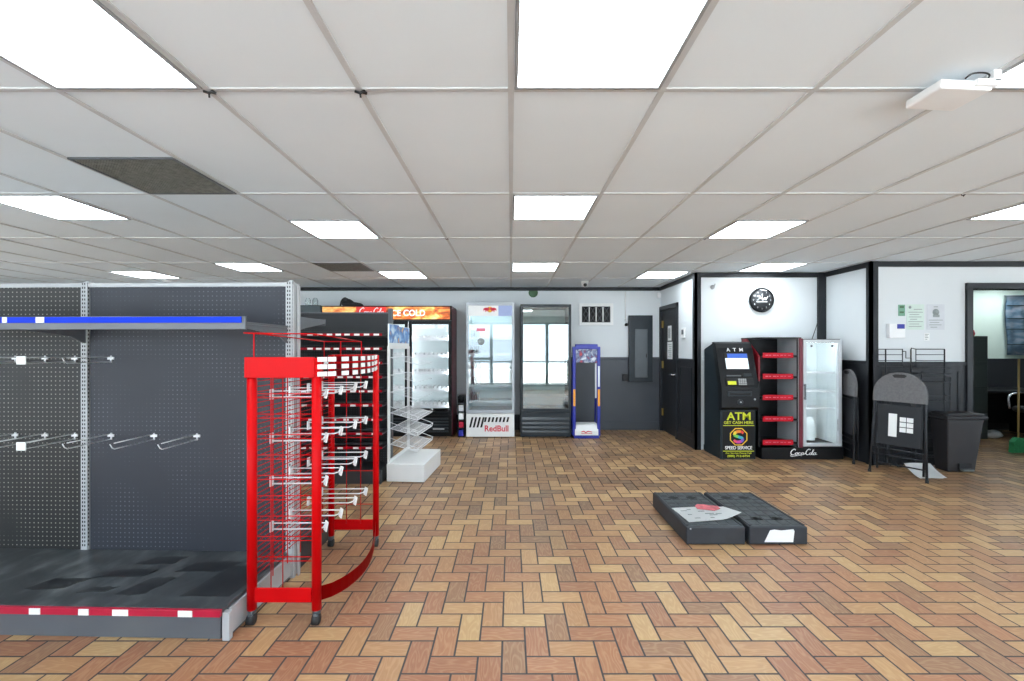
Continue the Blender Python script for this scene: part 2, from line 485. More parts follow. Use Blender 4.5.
def script_logo(mb, x0, z0, h, wid, y, mi=0):
    """flowing white script wordmark, drawn as pen strokes; unit design is 3.3 wide, 1 high"""
    T, K = 0.028, 0.062
    S = [
        [(0.60, .78, T), (.66, .92, T), (.52, 1.0, K), (.30, .88, K), (.12, .56, K * 1.2), (.14, .22, K * 1.1), (.34, .06, K), (.58, .14, T), (.74, .36, T)],
        [(.92, .42, T), (.78, .34, K), (.72, .14, K), (.84, .04, T), (.98, .14, K), (1.02, .32, K), (.92, .42, T), (1.04, .40, T), (1.14, .36, T)],
        [(1.38, .34, K), (1.30, .43, T), (1.18, .34, K), (1.13, .16, K), (1.24, .04, T), (1.40, .14, T), (1.48, .24, T)],
        [(1.76, .40, T), (1.64, .43, T), (1.52, .28, K), (1.52, .10, K), (1.62, .05, T), (1.74, .22, T), (1.80, .42, K), (1.76, .16, K), (1.84, .06, T), (1.96, .18, T)],
        [(1.92, .24, K), (2.08, .26, K)],
        [(2.56, .80, T), (2.64, .94, T), (2.48, 1.0, K), (2.28, .88, K), (2.12, .56, K * 1.2), (2.14, .22, K * 1.1), (2.32, .06, K), (2.52, .14, T), (2.66, .34, T)],
        [(2.78, .42, T), (2.64, .32, K), (2.60, .14, K), (2.70, .04, T), (2.84, .14, K), (2.88, .32, K), (2.78, .42, T), (2.90, .38, T)],
        [(2.92, .30, T), (3.10, .72, T), (3.10, .92, T), (3.00, .84, K), (2.94, .40, K), (2.96, .12, K), (3.06, .06, T), (3.14, .18, T)],
        [(3.40, .40, T), (3.28, .43, T), (3.16, .28, K), (3.16, .10, K), (3.26, .05, T), (3.38, .22, T), (3.44, .42, K), (3.40, .16, K), (3.48, .06, T), (3.60, .16, T)],
        [(.30, .04, T), (.10, -.10, T), (.30, -.20, K * .8), (.75, -.12, K * .9), (1.25, -.06, T), (1.6, -.1, T)],
    ]
    kx = wid / 3.6
    for st in S:
        P = spline([(x0 + (x + 0.12 * z) * kx, z0 + z * h, w * h) for x, z, w in st], 5)
        mb.ribbon(P, y, mi=mi)
    return mb

# ------------------------------------------------------------------ the setting
XL, XR, YF, YB, H = -9.0, 9.8, -.9, 7.69, 2.444
struct('floor', bx(XL - .1, XR + .1, YF - .1, YB + .1, -0.08, 0), M_floor)
ceiling = struct('ceiling', bx(XL - .1, XR + .1, YF - .1, YB + .1, H, H + 0.08), M_ceil)
g = MB(); t = 0.012; cg = 0.610; c0 = 0.59
k = -15
while k * cg < XR:
    g.box(k * cg - t, k * cg + t, YF, YB, H - 0.006, H + 0.001); k += 1
rows = []
k = -4
while 1.81 + k * 1.22 < YB:
    rows.append(1.81 + k * 1.22); g.box(XL, XR, rows[-1] - t, rows[-1] + t, H - 0.0055, H + 0.001); k += 1
struct('ceiling_grid', g, M_grid, ceiling)

# walls, each with a darker wainscot where the photo has one
wb = struct('wall_back', bx(XL, 2.66, YB, YB + .1, 0, H), M_white)
wsc = bx(0.85, 2.55, YB - .012, YB, 0, 1.22).box(0.85, 2.55, YB - .03, YB, 1.205, 1.245, .004)
wsc.build('wainscot', M_slate, wb)
bx(XL, 0.85, YB - .015, YB, 0, .26, .004).build('skirting', M_black, wb)
bx(0.85, 2.55, YB - .02, YB - .01, 0, .14, .004).build('skirting', M_slate, wb)
def wall_y(name, x0, x1, ya, yb):   # wall whose face looks along X
    return struct(name, bx(x0, x1, ya, yb, 0, H), M_white)
ws = struct('wall_store_side', MB().box(2.56, 2.66, 6.2, 6.86, 0, H).box(2.56, 2.66, 6.86, YB, 2.09, H).box(2.56, 2.66, 7.66, YB, 0, 2.09), M_white)
w1 = bx(2.548, 2.56, 6.2, 6.86, 0, 1.22).box(2.535, 2.56, 6.2, 6.86, 1.205, 1.245, .004)
for a, b, c, d in ((6.32, 6.34, .2, 1.12), (6.74, 6.76, .2, 1.12)): w1.box(2.540, 2.55, a, b, c, d)
w1.box(2.540, 2.55, 6.32, 6.76, .2, .215).box(2.540, 2.55, 6.32, 6.76, 1.105, 1.12).box(2.54, 2.55, 6.2, 6.86, 0, .12)
w1.build('wainscot', M_black, ws)
wa = struct('wall_atm', bx(2.66, 4.43, 6.2, 6.3, 0, H), M_white)
wj = struct('wall_return', bx(4.33, 4.43, 5.5, 6.2, 0, H), M_white)
bx(4.318, 4.33, 5.4, 6.2, 0, 1.22).box(4.305, 4.33, 5.4, 6.2, 1.205, 1.245, .004).build('wainscot', M_black, wj)
OX0, OX1, OZ = 5.53, 6.44, 2.11
wr = struct('wall_right_front', MB().box(4.33, OX0, 5.4, 5.5, 0, H).box(OX1, XR, 5.4, 5.5, 0, H).box(OX0, OX1, 5.4, 5.5, OZ, H), M_white)
wv = MB()
for a, b in ((4.385, 5.46), (6.52, XR)):
    wv.box(a, b, 5.388, 5.4, 0, 1.21).box(a, b, 5.375, 5.4, 1.195, 1.235, .004).box(a, b, 5.38, 5.4, 0, .12)
    for q in (a + .06, (a + b) / 2, b - .10): wv.box(q, q + .018, 5.38, 5.39, .2, 1.13)
wv.box(4.54, 5.40, 5.38, 5.39, 1.112, 1.13).box(4.54, 5.40, 5.38, 5.39, .2, .218)
wv.build('wainscot', M_black, wr)
# crown boards, corner boards and door casing
tr = MB(); ct = .065
tr.box(XL, 2.56, YB - .025, YB, H - ct, H - .006).box(2.535, 2.56, 6.2, YB, H - ct, H - .006)
tr.box(2.56, 4.33, 6.175, 6.2, H - .07, H - .006).box(4.305, 4.33, 5.4, 6.2, H - .07, H - .006).box(4.33, XR, 5.375, 5.4, H - .07, H - .006)
struct('trim_1', tr, M_black)
tr = MB(); tr.box(2.53, 2.61, 6.165, 6.2, 0, H - .006).box(2.53, 2.56, 6.165, 6.26, 0, H - .006)
struct('trim_2', tr, M_black)
struct('trim_3', bx(4.225, 4.33, 6.165, 6.2, 0, H - .006), M_black)
tr = MB(); tr.box(4.30, 4.39, 5.365, 5.4, 0, H - .006).box(4.30, 4.33, 5.365, 5.44, 0, H - .006)
struct('trim_4', tr, M_black)
tr = MB()
tr.box(OX0 - .07, OX0, 5.37, 5.52, 0, OZ + .07).box(OX1, OX1 + .07, 5.37, 5.52, 0, OZ + .07).box(OX0, OX1, 5.37, 5.52, OZ, OZ + .07)
struct('trim_5', tr, M_black)
struct('baseboard_back', bx(2.66, 4.22, 6.185, 6.2, 0, .07, .003), M_black)

# side door with signs
d1 = struct('door_1', bx(2.575, 2.615, 6.93, 7.62, 0.005, 2.03, .003), M_black)
dc = MB().box(2.53, 2.66, 6.86, 6.93, 0, 2.10, .004).box(2.53, 2.66, 7.62, 7.67, 0, 2.10, .004).box(2.53, 2.66, 6.86, 7.67, 2.03, 2.10, .004)
dc.build('door_casing', M_black, d1)
MB().cyl((2.575, 7.02, .98), (2.56, 7.02, .98), .03).cyl((2.56, 7.02, .98), (2.525, 7.02, .98), .010).tube([(2.525, 7.02, .98), (2.52, 7.06, .98), (2.52, 7.13, .975)], .010).build('door_handle', M_chrome, d1)
for z in (.32, 1.12, 1.80): bx(2.562, 2.578, 7.585, 7.625, z - .06, z + .06, .002).cyl((2.566, 7.62, z - .06), (2.566, 7.62, z + .06), .008, n=10).build('hinge', M_brass, d1)
MB().box(2.570, 2.575, 7.20, 7.36, 1.52, 1.76, .001).box(2.5685, 2.5705, 7.25, 7.27, 1.56, 1.72, mi=1).box(2.5685, 2.5705, 7.30, 7.32, 1.56, 1.72, mi=1).build('restroom_sign', [M_paper, M_black], d1)
sg = MB().box(2.570, 2.575, 7.16, 7.38, 1.22, 1.50, .001)
for q in range(7): sg.box(2.5685, 2.5705, 7.19, 7.35 - .03 * (q % 3), 1.45 - q * .033, 1.458 - q * .033, mi=1)
sg.build('paper_notice', [M_paper, M_inkgrey], d1)

# room behind the doorway
struct('wall_office_back', bx(4.43, XR, YB, YB + .1, 0, H), M_office)
bx(4.43, XR, YB - .015, YB, 0, 1.22).build('wainscot', M_black, bpy.data.objects['wall_office_back'])
struct('wall_office_left', bx(4.43, 4.53, 5.5, YB, 0, H), M_office)
# remaining shell
ADDED_WINDOWS = [(-.5, 1.4), (1.5, 3.4), (3.5, 5.2)]       # side windows added out of view to brighten the ceiling
for nm, xa, xb in (('wall_left', XL - .1, XL), ('wall_right', XR, XR + .1)):
    b = MB().box(xa, xb, YF, YB, 0, .5).box(xa, xb, YF, YB, 2.25, H).box(xa, xb, YF, -.5, .5, 2.25).box(xa, xb, 1.4, 1.5, .5, 2.25).box(xa, xb, 3.4, 3.5, .5, 2.25).box(xa, xb, 5.2, YB, .5, 2.25)
    struct(nm, b, M_white)
for n, (xa, (a, c)) in enumerate([(x_, w_) for x_ in (XL - .07, XR + .03) for w_ in ADDED_WINDOWS]):
    w_ = struct('window_%d' % (n + 11), MB().box(xa, xa + .04, a, a + .05, .5, 2.25).box(xa, xa + .04, c - .05, c, .5, 2.25).box(xa, xa + .04, a, c, .5, .55).box(xa, xa + .04, a, c, 2.2, 2.25), M_dkgrey)
    bx(xa + .016, xa + .024, a + .05, c - .05, .55, 2.2).build('window_pane', M_glasspane, w_)
wf = MB().box(XL, XR, YF - .1, YF, 0, .12).box(XL, XR, YF - .1, YF, 2.25, H)
posts = [XL, -8.1, -6.24, -4.38, -2.52, -.66, 1.2, 3.06, 4.92, 6.78, XR]
wf.box(XL, -8.1, YF - .1, YF, .12, 2.25).box(6.78, XR, YF - .1, YF, .12, 2.25)
struct('wall_front', wf, M_white)
for n, (a, b) in enumerate(zip(posts[1:-2], posts[2:-1])):
    fr = MB().box(a, a + .05, YF - .08, YF - .02, .12, 2.25).box(b - .05, b, YF - .08, YF - .02, .12, 2.25).box(a, b, YF - .08, YF - .02, .12, .18).box(a, b, YF - .08, YF - .02, 2.19, 2.25)
    if n == 3: fr.box(a, b, YF - .08, YF - .02, 1.0, 1.08)
    w_ = struct('window_%d' % (n + 1), fr, M_dkgrey)
    bx(a + .05, b - .05, YF - .055, YF - .047, .18, 2.19).build('window_pane', M_glasspane, w_)
struct('pavement', bx(-40, 40, -30, 30, -0.2, -0.09), M_concrete)
rl = MB()
for z in (.12, .90): rl.box(-8, 8, -1.83, -1.79, z, z + .04)
for q in range(107): rl.box(-8 + q * .15, -7.985 + q * .15, -1.818, -1.803, .12, .92)
for q in range(9): rl.box(-8.02 + q * 2, -7.97 + q * 2, -1.835, -1.785, -.09, .98)
single('railing', rl, M_iron, 'iron railing outside the front windows, seen reflected in the cooler glass', 'railing')

# ------------------------------------------------------------------ ceiling lights, vents and devices
def ceiling_light(x0, y0, label):
    r = thing('ceiling_light', label, 'ceiling light', (x0 + .305, y0 + .305, H - .012), 'square ceiling lights')
    a, b, c, d = x0 + .014, x0 + .596, y0 + .014, y0 + .596
    f = MB(); w = .014; z0, z1 = H - .012, H - .0005
    f.box(a, b, c, c + w, z0, z1, .002).box(a, b, d - w, d, z0, z1, .002).box(a, a + w, c + w, d - w, z0, z1, .002).box(b - w, b, c + w, d - w, z0, z1, .002)
    f.build('frame', mat('light_frame_grey', (150, 151, 152), .5), r)
    bx(a + w, b - w, c + w, d - w, H - .008, H - .002).build('diffuser', M_light, r)
    return r
LIGHTS = [(0, 1.20, 'large bright square ceiling light at the top centre, nearest the viewer'),
          (-3, 1.20, 'square ceiling light at the top left corner of the view'),
          (3, 1.20, 'square ceiling light at the right edge beside the white ceiling box'),
          (0, 3.03, 'middle ceiling light of the central line of three'),
          (-6, 3.03, 'ceiling light at the left edge, beyond the larger dark air vent'),
          (-3, 3.64, 'ceiling light left of centre, halfway to the back wall, above the red rack'),
          (3, 3.64, 'ceiling light right of centre, halfway to the back wall'),
          (6, 3.03, 'ceiling light cut by the right edge, above the folding chair side'),
          (0, 5.47, 'farthest ceiling light of the central line of three'),
          (-3, 6.08, 'ceiling light near the back wall above the orange drinks cooler'),
          (3, 6.08, 'ceiling light near the back wall above the black side door'),
          (5, 5.47, 'ceiling light in front of the wall clock'),
          (-6, 5.47, 'far ceiling light above the right half of the pegboard shelving'),
          (-9, 6.08, 'far ceiling light above the left half of the pegboard shelving')]
for i, y, l in LIGHTS: ceiling_light(i * cg, y, l)
# unseen office lamps; the farther one added to brighten that room
ceiling_light(11 * cg, 6.85, 'ceiling light inside the room beyond the doorway, nearer its door')
ceiling_light(13 * cg, 6.85, 'unseen added ceiling light inside the room beyond the doorway, farther right')

def vent(x0, y0, label):
    r = thing('ceiling_vent', label, 'air vent', (x0 + .305, y0 + .305, H - .012), 'ceiling return air vents')
    a, b, c, d = x0 + .014, x0 + .596, y0 + .014, y0 + .576; w = .014; z0, z1 = H - .012, H - .0005
    MB().box(a, b, c, c + w, z0, z1).box(a, b, d - w, d, z0, z1).box(a, a + w, c + w, d - w, z0, z1).box(b - w, b, c + w, d - w, z0, z1).build('frame', M_castor, r)
    bx(a + w, b - w, c + w, d - w, H - .003, H - .001).build('backing', M_dark, r)
    s = MB(); n = 34
    for q in range(n):
        x = a + w + (b - a - 2 * w) * (q + .5) / n; s.box(x - .0035, x + .0035, c + w, d - w, H - .009, H - .004)
        y = c + w + (d - c - 2 * w) * (q + .5) / n; s.box(a + w, b - w, y - .0030, y + .0030, H - .0085, H - .0045)
    s.build('grille', M_ventdark, r)
vent(-4 * cg, 2.44, 'large dark mesh air vent in the ceiling at upper left')
vent(-4 * cg, 5.47, 'smaller-looking far dark air vent in the ceiling above the cooler')

# white ceiling box with cable, upper right
r = thing('ceiling_access_box', 'white plastic box with cable hung from the ceiling at upper right', 'ceiling box', (1.72, 1.765, H - .075))
b = MB(); b.M = Matrix.Translation((1.715, 1.765, H - .052)) @ Matrix.Rotation(R(3), 4, 'Y')
b.box(-.098, .098, -.078, .078, -.018, .018, .008, seg=3)
b.build('housing', M_whiteplastic, r)
bx(1.74, 1.83, 1.672, 1.70, H - .062, H - .038, .003).box(1.80, 1.83, 1.672, 1.70, H - .05, H - .004, .003).build('bracket', M_whiteplastic, r)
MB().tube(spline([(1.71, 1.69, H - .030), (1.73, 1.682, H - .016), (1.77, 1.68, H - .014), (1.79, 1.68, H - .022), (1.785, 1.68, H - .036)], 5), .003).build('cable', M_rubber, r)

# security camera and detector
r = thing('security_camera', 'small white dome security camera on the ceiling before the back wall', 'camera', (1.15, 7.0, H - .09))
MB().lathe([(.055, -.002), (.06, -.02), (.052, -.045)], (1.15, 7.0, H), 24).build('mount', M_whiteplastic, r)
MB().lathe([(.048, -.045), (.05, -.06), (.04, -.082), (.015, -.094)], (1.15, 7.0, H), 24).build('housing', M_whiteplastic, r)
MB().lathe([(.028, 0), (.026, .008), (.012, .013)], (1.15, 6.955, H - .066), 16, axis='Y').build('lens', M_rubber, r)
single('smoke_detector', MB().lathe([(.055, -.002), (.058, -.018), (.045, -.036), (.012, -.040)], (-5.25, 6.85, H), 24), M_whiteplastic,
       'small white round detector on the far left ceiling above the pegboard', 'smoke detector')
for n, (x, y, l) in enumerate([(-1.22, 1.81, 'black wire scrap hanging at the ceiling crossing above the blue shelf'),
                               (-.61, 1.81, 'black wire scrap on the ceiling crossing left of the centre light'),
                               (-.61, 4.25, 'tiny dark clip at a ceiling crossing left of the central lights'),
                               (1.83, 4.25, 'tiny dark clip at a ceiling crossing behind the right light'),
                               (3.05, 3.03, 'tiny black clip on the ceiling grid at upper right')]):
    s = .6 if n > 1 else 1
    b = MB().tube([(x - .02 * s, y, H - .009), (x, y + .005, H - .014), (x + .022 * s, y - .004, H - .009)], .005 * s, 6)
    b.tube([(x + .002, y, H - .012), (x + .004, y, H - .03 * s - .004)], .004 * s, 6).tube([(x + .01, y, H - .011), (x + .026 * s, y + .01, H - .012)], .006 * s, 6)
    single('ceiling_clip', b, M_rubber, l, 'ceiling clip', 'dark clips on the ceiling grid')

# ------------------------------------------------------------------ back wall fittings
r = thing('wall_vent', 'white framed air grille high on the back wall', 'wall vent', (1.45, YB - .03, 1.78))
x0, x1, z0, z1 = 1.165, 1.745, 1.79, 2.16
MB().box(x0, x1, YB - .03, YB - .001, z0, z0 + .045, .004).box(x0, x1, YB - .03, YB - .001, z1 - .045, z1, .004).box(x0, x0 + .045, YB - .03, YB - .001, z0 + .045, z1 - .045).box(x1 - .045, x1, YB - .03, YB - .001, z0 + .045, z1 - .045).build('frame', M_frame, r)
bx(x0 + .05, x1 - .05, YB - .006, YB - .001, z0 + .05, z1 - .05).build('backing', M_dark, r)
for q in range(3): bx(x0 + .055 + .1175 * (q + 1) - .008, x0 + .055 + .1175 * (q + 1) + .008, YB - .022, YB - .006, z0 + .06, z1 - .06).build('bar', M_frame, r)
b = MB()
for q in range(4):
    a = x0 + .055 + .1175 * q + .02; c = a + .08
    for h in (0, .125):
        b.tube([(a, YB - .011, z0 + .06 + h), (c, YB - .011, z0 + .185 + h)], .006, 5).tube([(c, YB - .013, z0 + .06 + h), (a, YB - .013, z0 + .185 + h)], .006, 5)
b.build('lattice', M_castor, r)
r = thing('electrical_panel', 'tall dark grey electrical panel on the back wall', 'electrical panel', (2.2, YB - .05, .82))
bx(2.00, 2.405, YB - .075, YB - .031, .825, 1.955, .006).build('cover', M_dkgrey, r)
bx(2.10, 2.315, YB - .088, YB - .073, .90, 1.72, .006).build('door', mat('panel_door_grey', (84, 90, 95), .35), r)
bx(2.285, 2.30, YB - .097, YB - .086, 1.24, 1.30, .003).build('latch', M_rubber, r)
single('outlet_box', bx(1.90, 1.99, YB - .05, YB - .013, .84, .96, .006).box(1.925, 1.965, YB - .056, YB - .05, .87, .93, .002), M_rubber, 'small black outlet box on the slate wall left of the electrical panel', 'outlet box')
single('pipe_cap', MB().cyl((1.97, YB - .001, 1.80), (1.97, YB - .05, 1.80), .025).cyl((1.97, YB - .05, 1.80), (1.97, YB - .06, 1.80), .018), M_rubber, 'small black round knob on the white wall beside the electrical panel', 'knob')
single('conduit', MB().tube([(1.955, YB - .012, 1.86), (1.955, YB - .012, H - .09)], .008, 8).box(1.94, 1.97, YB - .02, YB - .001, 1.9, 1.915).box(1.94, 1.97, YB - .02, YB - .001, 2.2, 2.215), M_frame, 'thin white conduit running up the back wall to the ceiling trim', 'conduit')
single('green_disc', MB().lathe([(.078, 0.001), (.08, .012), (.07, .02), (.02, .024)], (.38, YB, 2.345), 28, axis='Y'), M_green, 'round green disc high on the back wall above the coolers', 'disc')
single('corner_sensor', bx(2.49, 2.55, YB - .07, YB - .013, 2.25, 2.34, .012), M_whiteplastic, 'small white motion sensor in the upper corner by the side door', 'sensor')
r = thing('thermostat', 'white thermostat on the wall right of the side door', 'thermostat', (2.55, 6.66, 1.55))
bx(2.535, 2.56, 6.58, 6.72, 1.55, 1.70, .006).build('housing', M_whiteplastic, r)
bx(2.53, 2.537, 6.60, 6.67, 1.60, 1.67, .002).build('display', M_castor, r)
single('wall_hook', MB().lathe([(.03, .001), (.03, .008), (.012, .012)], (2.78, 6.2, 2.24), 16, axis='Y').tube([(2.78, 6.19, 2.24), (2.79, 6.16, 2.245), (2.80, 6.155, 2.28)], .008, 8), M_lightsteel, 'small grey hook on the white wall above the cash machine', 'hook')

# wall clock
r = thing('wall_clock', 'round black wall clock with white lettering above the cash machine', 'clock', (3.45, 6.18, 1.89))
cz, cx_ = 2.06, 3.45
MB().lathe([(.165, .001), (.17, .02), (.165, .035), (.15, .036), (.148, .028)], (cx_, 6.2, cz), 40, axis='Y').build('case', M_atmblack, r)
MB().lathe([(.148, .02), (.148, .0285), (.01, .029)], (cx_, 6.2, cz), 40, axis='Y').build('dial', M_charsteel, r)
b = MB()
for n in range(12):
    a = math.pi / 2 - 2 * math.pi * n / 12
    if n != 0: b.text(str(n), cx_ + .118 * math.cos(a), 6.170, cz + .118 * math.sin(a) - .011, .022, t=.001)
b.build('numerals', M_printwhite, r)
MB().prism([(cx_ - .06, cz + .125), (cx_ - .03, cz + .14), (cx_ + .06, cz + .122), (cx_ + .07, cz + .132), (cx_ - .02, cz + .15)], 'Y', 6.169, 6.171).build('top_mark', M_printwhite, r)
MB().ribbon(spline([(cx_ - .07, cz + .05, .007), (cx_ - .03, cz + .055, .008), (cx_ - .045, cz + .01, .008), (cx_ - .07, cz + .0, .006), (cx_ - .03, cz + .02, .008), (cx_ - .0, cz + .025, .008), (cx_ + .01, cz + .0, .008), (cx_ + .035, cz + .03, .007), (cx_ + .05, cz + .005, .007), (cx_ + .08, cz + .05, .005)], 5), 6.170).box(cx_ - .075, cx_ + .07, 6.168, 6.170, cz - .03, cz - .016).build('emblem', M_printwhite, r)
MB().box(cx_ - .004, cx_ + .004, 6.166, 6.168, cz, cz + .085).build('minute_hand', M_printwhite, r)
b = MB(); b.M = Matrix.Translation((cx_, 0, cz)) @ Matrix.Rotation(R(60), 4, 'Y'); b.box(-.005, .005, 6.167, 6.169, 0, .06); b.build('hour_hand', M_printwhite, r)

# papers on the right wall
def lines(b, x0, x1, z0, z1, n, y, mi):
    for q in range(n):
        z = z1 - (z1 - z0) * q / max(1, n - 1); sh = (0, .25, .1, .4)[q % 4] * (x1 - x0)
        b.box(x0 + sh * .3, x1 - sh, y - .0008, y, z - .004, z + .004, mi=mi)
YW = 5.399
single('wall_card', bx(4.655, 4.735, YW - .004, YW, 1.785, 1.92).box(4.67, 4.72, YW - .005, YW - .0035, 1.88, 1.905, mi=1).box(4.67, 4.72, YW - .005, YW - .0035, 1.82, 1.84, mi=1), [M_greencard, M_green], 'small green card pinned on the right wall left of two posters', 'card')
b = bx(4.755, 4.965, YW - .003, YW, 1.62, 1.925); b.lathe([(.018, 0), (.018, .001)], (4.795, YW - .003, 1.89), 12, 1, 'Y'); b.box(4.84, 4.94, YW - .004, YW - .002, 1.86, 1.868, mi=1)
lines(b, 4.775, 4.95, 1.66, 1.83, 7, YW - .003, 1)
single('wall_notice', b, [M_palegreen, M_inkgrey], 'pale green printed notice on the right wall, left of the two posters', 'notice')
b = bx(5.0, 5.21, YW - .003, YW, 1.62, 1.925); b.lathe([(.04, 0), (.04, .001)], (5.105, YW - .003, 1.83), 16, 1, 'Y').box(5.07, 5.15, YW - .0045, YW - .003, 1.77, 1.80, mi=1).box(5.08, 5.13, YW - .0045, YW - .003, 1.89, 1.9, mi=1)
lines(b, 5.02, 5.19, 1.65, 1.735, 4, YW - .003, 1)
single('wall_notice', b, [mat('dull_white_paper', (206, 210, 216), .7), M_inkgrey], 'white printed notice with a grey figure on the right wall, right of the two posters', 'notice')
b = bx(4.965, 5.03, YW - .003, YW, 1.49, 1.58); lines(b, 4.975, 5.02, 1.505, 1.565, 4, YW - .003, 1)
single('wall_notice', b, [M_paper, M_inkgrey], 'tiny white slip on the right wall below the two posters', 'notice')
r = thing('alarm_keypad', 'white wall box with a blue display on the right wall beside the corner board', 'wall box', (4.60, YW, 1.51))
bx(4.51, 4.70, YW - .05, YW, 1.52, 1.69, .006).build('housing', M_whiteplastic, r)
bx(4.60, 4.69, YW - .053, YW - .048, 1.63, 1.685, .001).build('display', M_navy, r)

# ------------------------------------------------------------------ coolers along the back wall
def shell(x0, x1, y0, y1, z0, z1, t, front=False):
    b = MB(); b.box(x0, x0 + t, y0, y1, z0, z1).box(x1 - t, x1, y0, y1, z0, z1).box(x0 + t, x1 - t, y0, y1, z1 - t, z1).box(x0 + t, x1 - t, y0, y1, z0, z0 + t).box(x0 + t, x1 - t, y1 - t, y1, z0 + t, z1 - t)
    return b
def frame_mb(x0, x1, y0, y1, z0, z1, w, wt=None, wb_=None):
    wt = wt or w; wb_ = wb_ or w
    return MB().box(x0, x0 + w, y0, y1, z0, z1, .003).box(x1 - w, x1, y0, y1, z0, z1, .003).box(x0 + w, x1 - w, y0, y1, z1 - wt, z1, .003).box(x0 + w, x1 - w, y0, y1, z0, z0 + wb_, .003)

# three-door drinks cooler with orange header
CX0, CX1, CY0, CY1, CZ = -2.99, -.93, 7.06, 7.66, 2.064
r = thing('drinks_cooler', 'wide black drinks cooler with glass doors and orange ICE COLD header', 'cooler', (-1.96, 7.36, 0))
b = shell(CX0, CX1, CY0 + .05, CY1, .34, CZ, .035)
b.build('cabinet', M_blackcab, r)
bx(CX1 - .001, CX1 + .003, CY0 + .02, CY1, .02, CZ - .02).build('side_panel', M_maroon, r)
bx(CX0 + .035, CX1 - .035, CY1 - .05, CY1 - .036, .375, 1.85).box(CX0 + .036, CX0 + .045, CY0 + .06, CY1 - .04, .375, 1.84).box(CX1 - .045, CX1 - .036, CY0 + .06, CY1 - .04, .375, 1.84).build('lining', M_inner, r)
bx(CX0, CX1, CY0 + .03, CY1, .005, .339, .004).build('base', M_blackcab, r)
gr = MB()
for q in range(5): gr.box(CX0 + .06, CX1 - .06, CY0 + .012, CY0 + .032, .07 + q * .05, .095 + q * .05, .003)
gr.build('grille', M_dkgrey, r)
bx(CX1 - .30, CX1 - .12, CY0 + .008, CY0 + .013, .115, .135).build('badge', M_lightsteel, r)
hd = bx(CX0, CX1, CY0 - .01, CY0 + .049, 1.83, CZ, .006).build('header', M_blackcab, r)
bx(CX0 + .03, CX0 + .56, CY0 - .016, CY0 - .009, 1.852, CZ - .018).build('drinks_picture', M_cola, hd)
bx(CX0 + .56, CX0 + 1.03, CY0 - .016, CY0 - .009, 1.852, CZ - .018).build('red_panel', mat('lit_red_sign', (214, 40, 30), .4, emit=.2), hd)
bx(CX0 + 1.03, CX1 - .03, CY0 - .016, CY0 - .009, 1.852, CZ - .018).build('drinks_picture', M_cola, hd)
script_logo(MB(), CX0 + .60, 1.93, .10, .40, CY0 - .016).build('script_lettering', M_printwhite, hd)
MB().text('ICE COLD', -1.625, CY0 - .016, 1.905, .092, .555, .02).build('lettering', M_printwhite, hd)
dw = (CX1 - CX0) / 3
for q in range(3):
    a, c = CX0 + q * dw + .004, CX0 + (q + 1) * dw - .004
    d = frame_mb(a, c, CY0, CY0 + .045, .345, 1.825, .05).build('door', M_blackcab, r)
    bx(a + .05, c - .05, CY0 + .018, CY0 + .026, .395, 1.775).build('glass', M_coolglass, d)
    hx = a + .025 if q else c - .025
    MB().tube([(hx, CY0, .95), (hx, CY0 - .03, .97), (hx, CY0 - .03, 1.27), (hx, CY0, 1.29)], .009).build('handle', M_dkgrey, d)
    for zz in (.47, .73, 1.0, 1.27, 1.54):
        s = MB().box(a + .03, c - .03, CY0 + .10, CY1 - .07, zz, zz + .012).box(a + .03, c - .03, CY0 + .09, CY0 + .10, zz - .02, zz + .025)
        s.build('shelf', M_whitewire, r)
        s = MB()
        for e in range(9): 
            xx = a + .06 + e * (c - a - .12) / 8
            s.box(xx - .003, xx + .003, CY0 + .11, CY1 - .08, zz + .012, zz + .055); s.box(xx - .020, xx + .016, CY0 + .084, CY0 + .09, zz + .028, zz + .062)
        s.build('dividers', M_whiteplastic, r)
for q in range(2):
    x = CX0 + (q + 1) * dw
    MB().cyl((x, CY0 + .06, .5), (x, CY0 + .06, 1.75), .014, n=10).build('lamp_tube', M_tube, r)
MB().cyl((CX0 + .1, CY0 + .06, 1.795), (CX1 - .1, CY0 + .06, 1.795), .014, n=10).build('lamp_tube', M_tube, r)
MB().cyl((CX1 - .05, CY0 + .06, .42), (CX1 - .05, CY0 + .06, 1.75), .010, n=10).build('lamp_tube', M_tube, r)

# neighbour: dark teal cooler top, mostly hidden
r = thing('chest_cooler', 'dark teal cabinet at the far left of the back wall, behind the shelving', 'cabinet', (-3.42, 7.4, 0))
bx(-3.84, -3.02, 7.12, 7.66, .05, 2.08, .01).build('cabinet', M_teal, r)
frame_mb(-3.80, -3.06, 7.09, 7.119, .3, 1.9, .06).build('door', M_dkgrey, r)
bx(-3.74, -3.12, 7.10, 7.108, .36, 1.84).build('glass', M_coolglass, r)
bx(-3.80, -3.06, 7.10, 7.119, .08, .27, .004).build('grille', M_blackcab, r)
for n, x in enumerate((-3.28, -3.16)):
    single('clear_jar', MB().lathe([(.04, 0), (.045, .01), (.045, .09), (.03, .11), (.03, .125)], (x, 7.25, 2.081), 20), M_clear,
           ('clear jar on top of the dark teal cabinet, left of a pair', 'clear jar on top of the dark teal cabinet, right of a pair')[n], 'jar', 'clear jars on the cabinet')
b = MB()
def lump(c, rx, ry, rz, seed):
    rnd = random.Random(seed); n = 14; m = 8
    def f(u, v):
        a = 2 * math.pi * u; e = math.pi * (v - .5)
        k = 1 + .22 * math.sin(3 * a + seed) * math.cos(2 * e) + .12 * math.sin(5 * a + 2 * seed)
        return (c[0] + rx * k * math.cos(a) * math.cos(e), c[1] + ry * k * math.sin(a) * math.cos(e), c[2] + rz * (1 + math.sin(e)) * (1 + .15 * math.cos(2 * a)))
    b.grid(f, n, m)
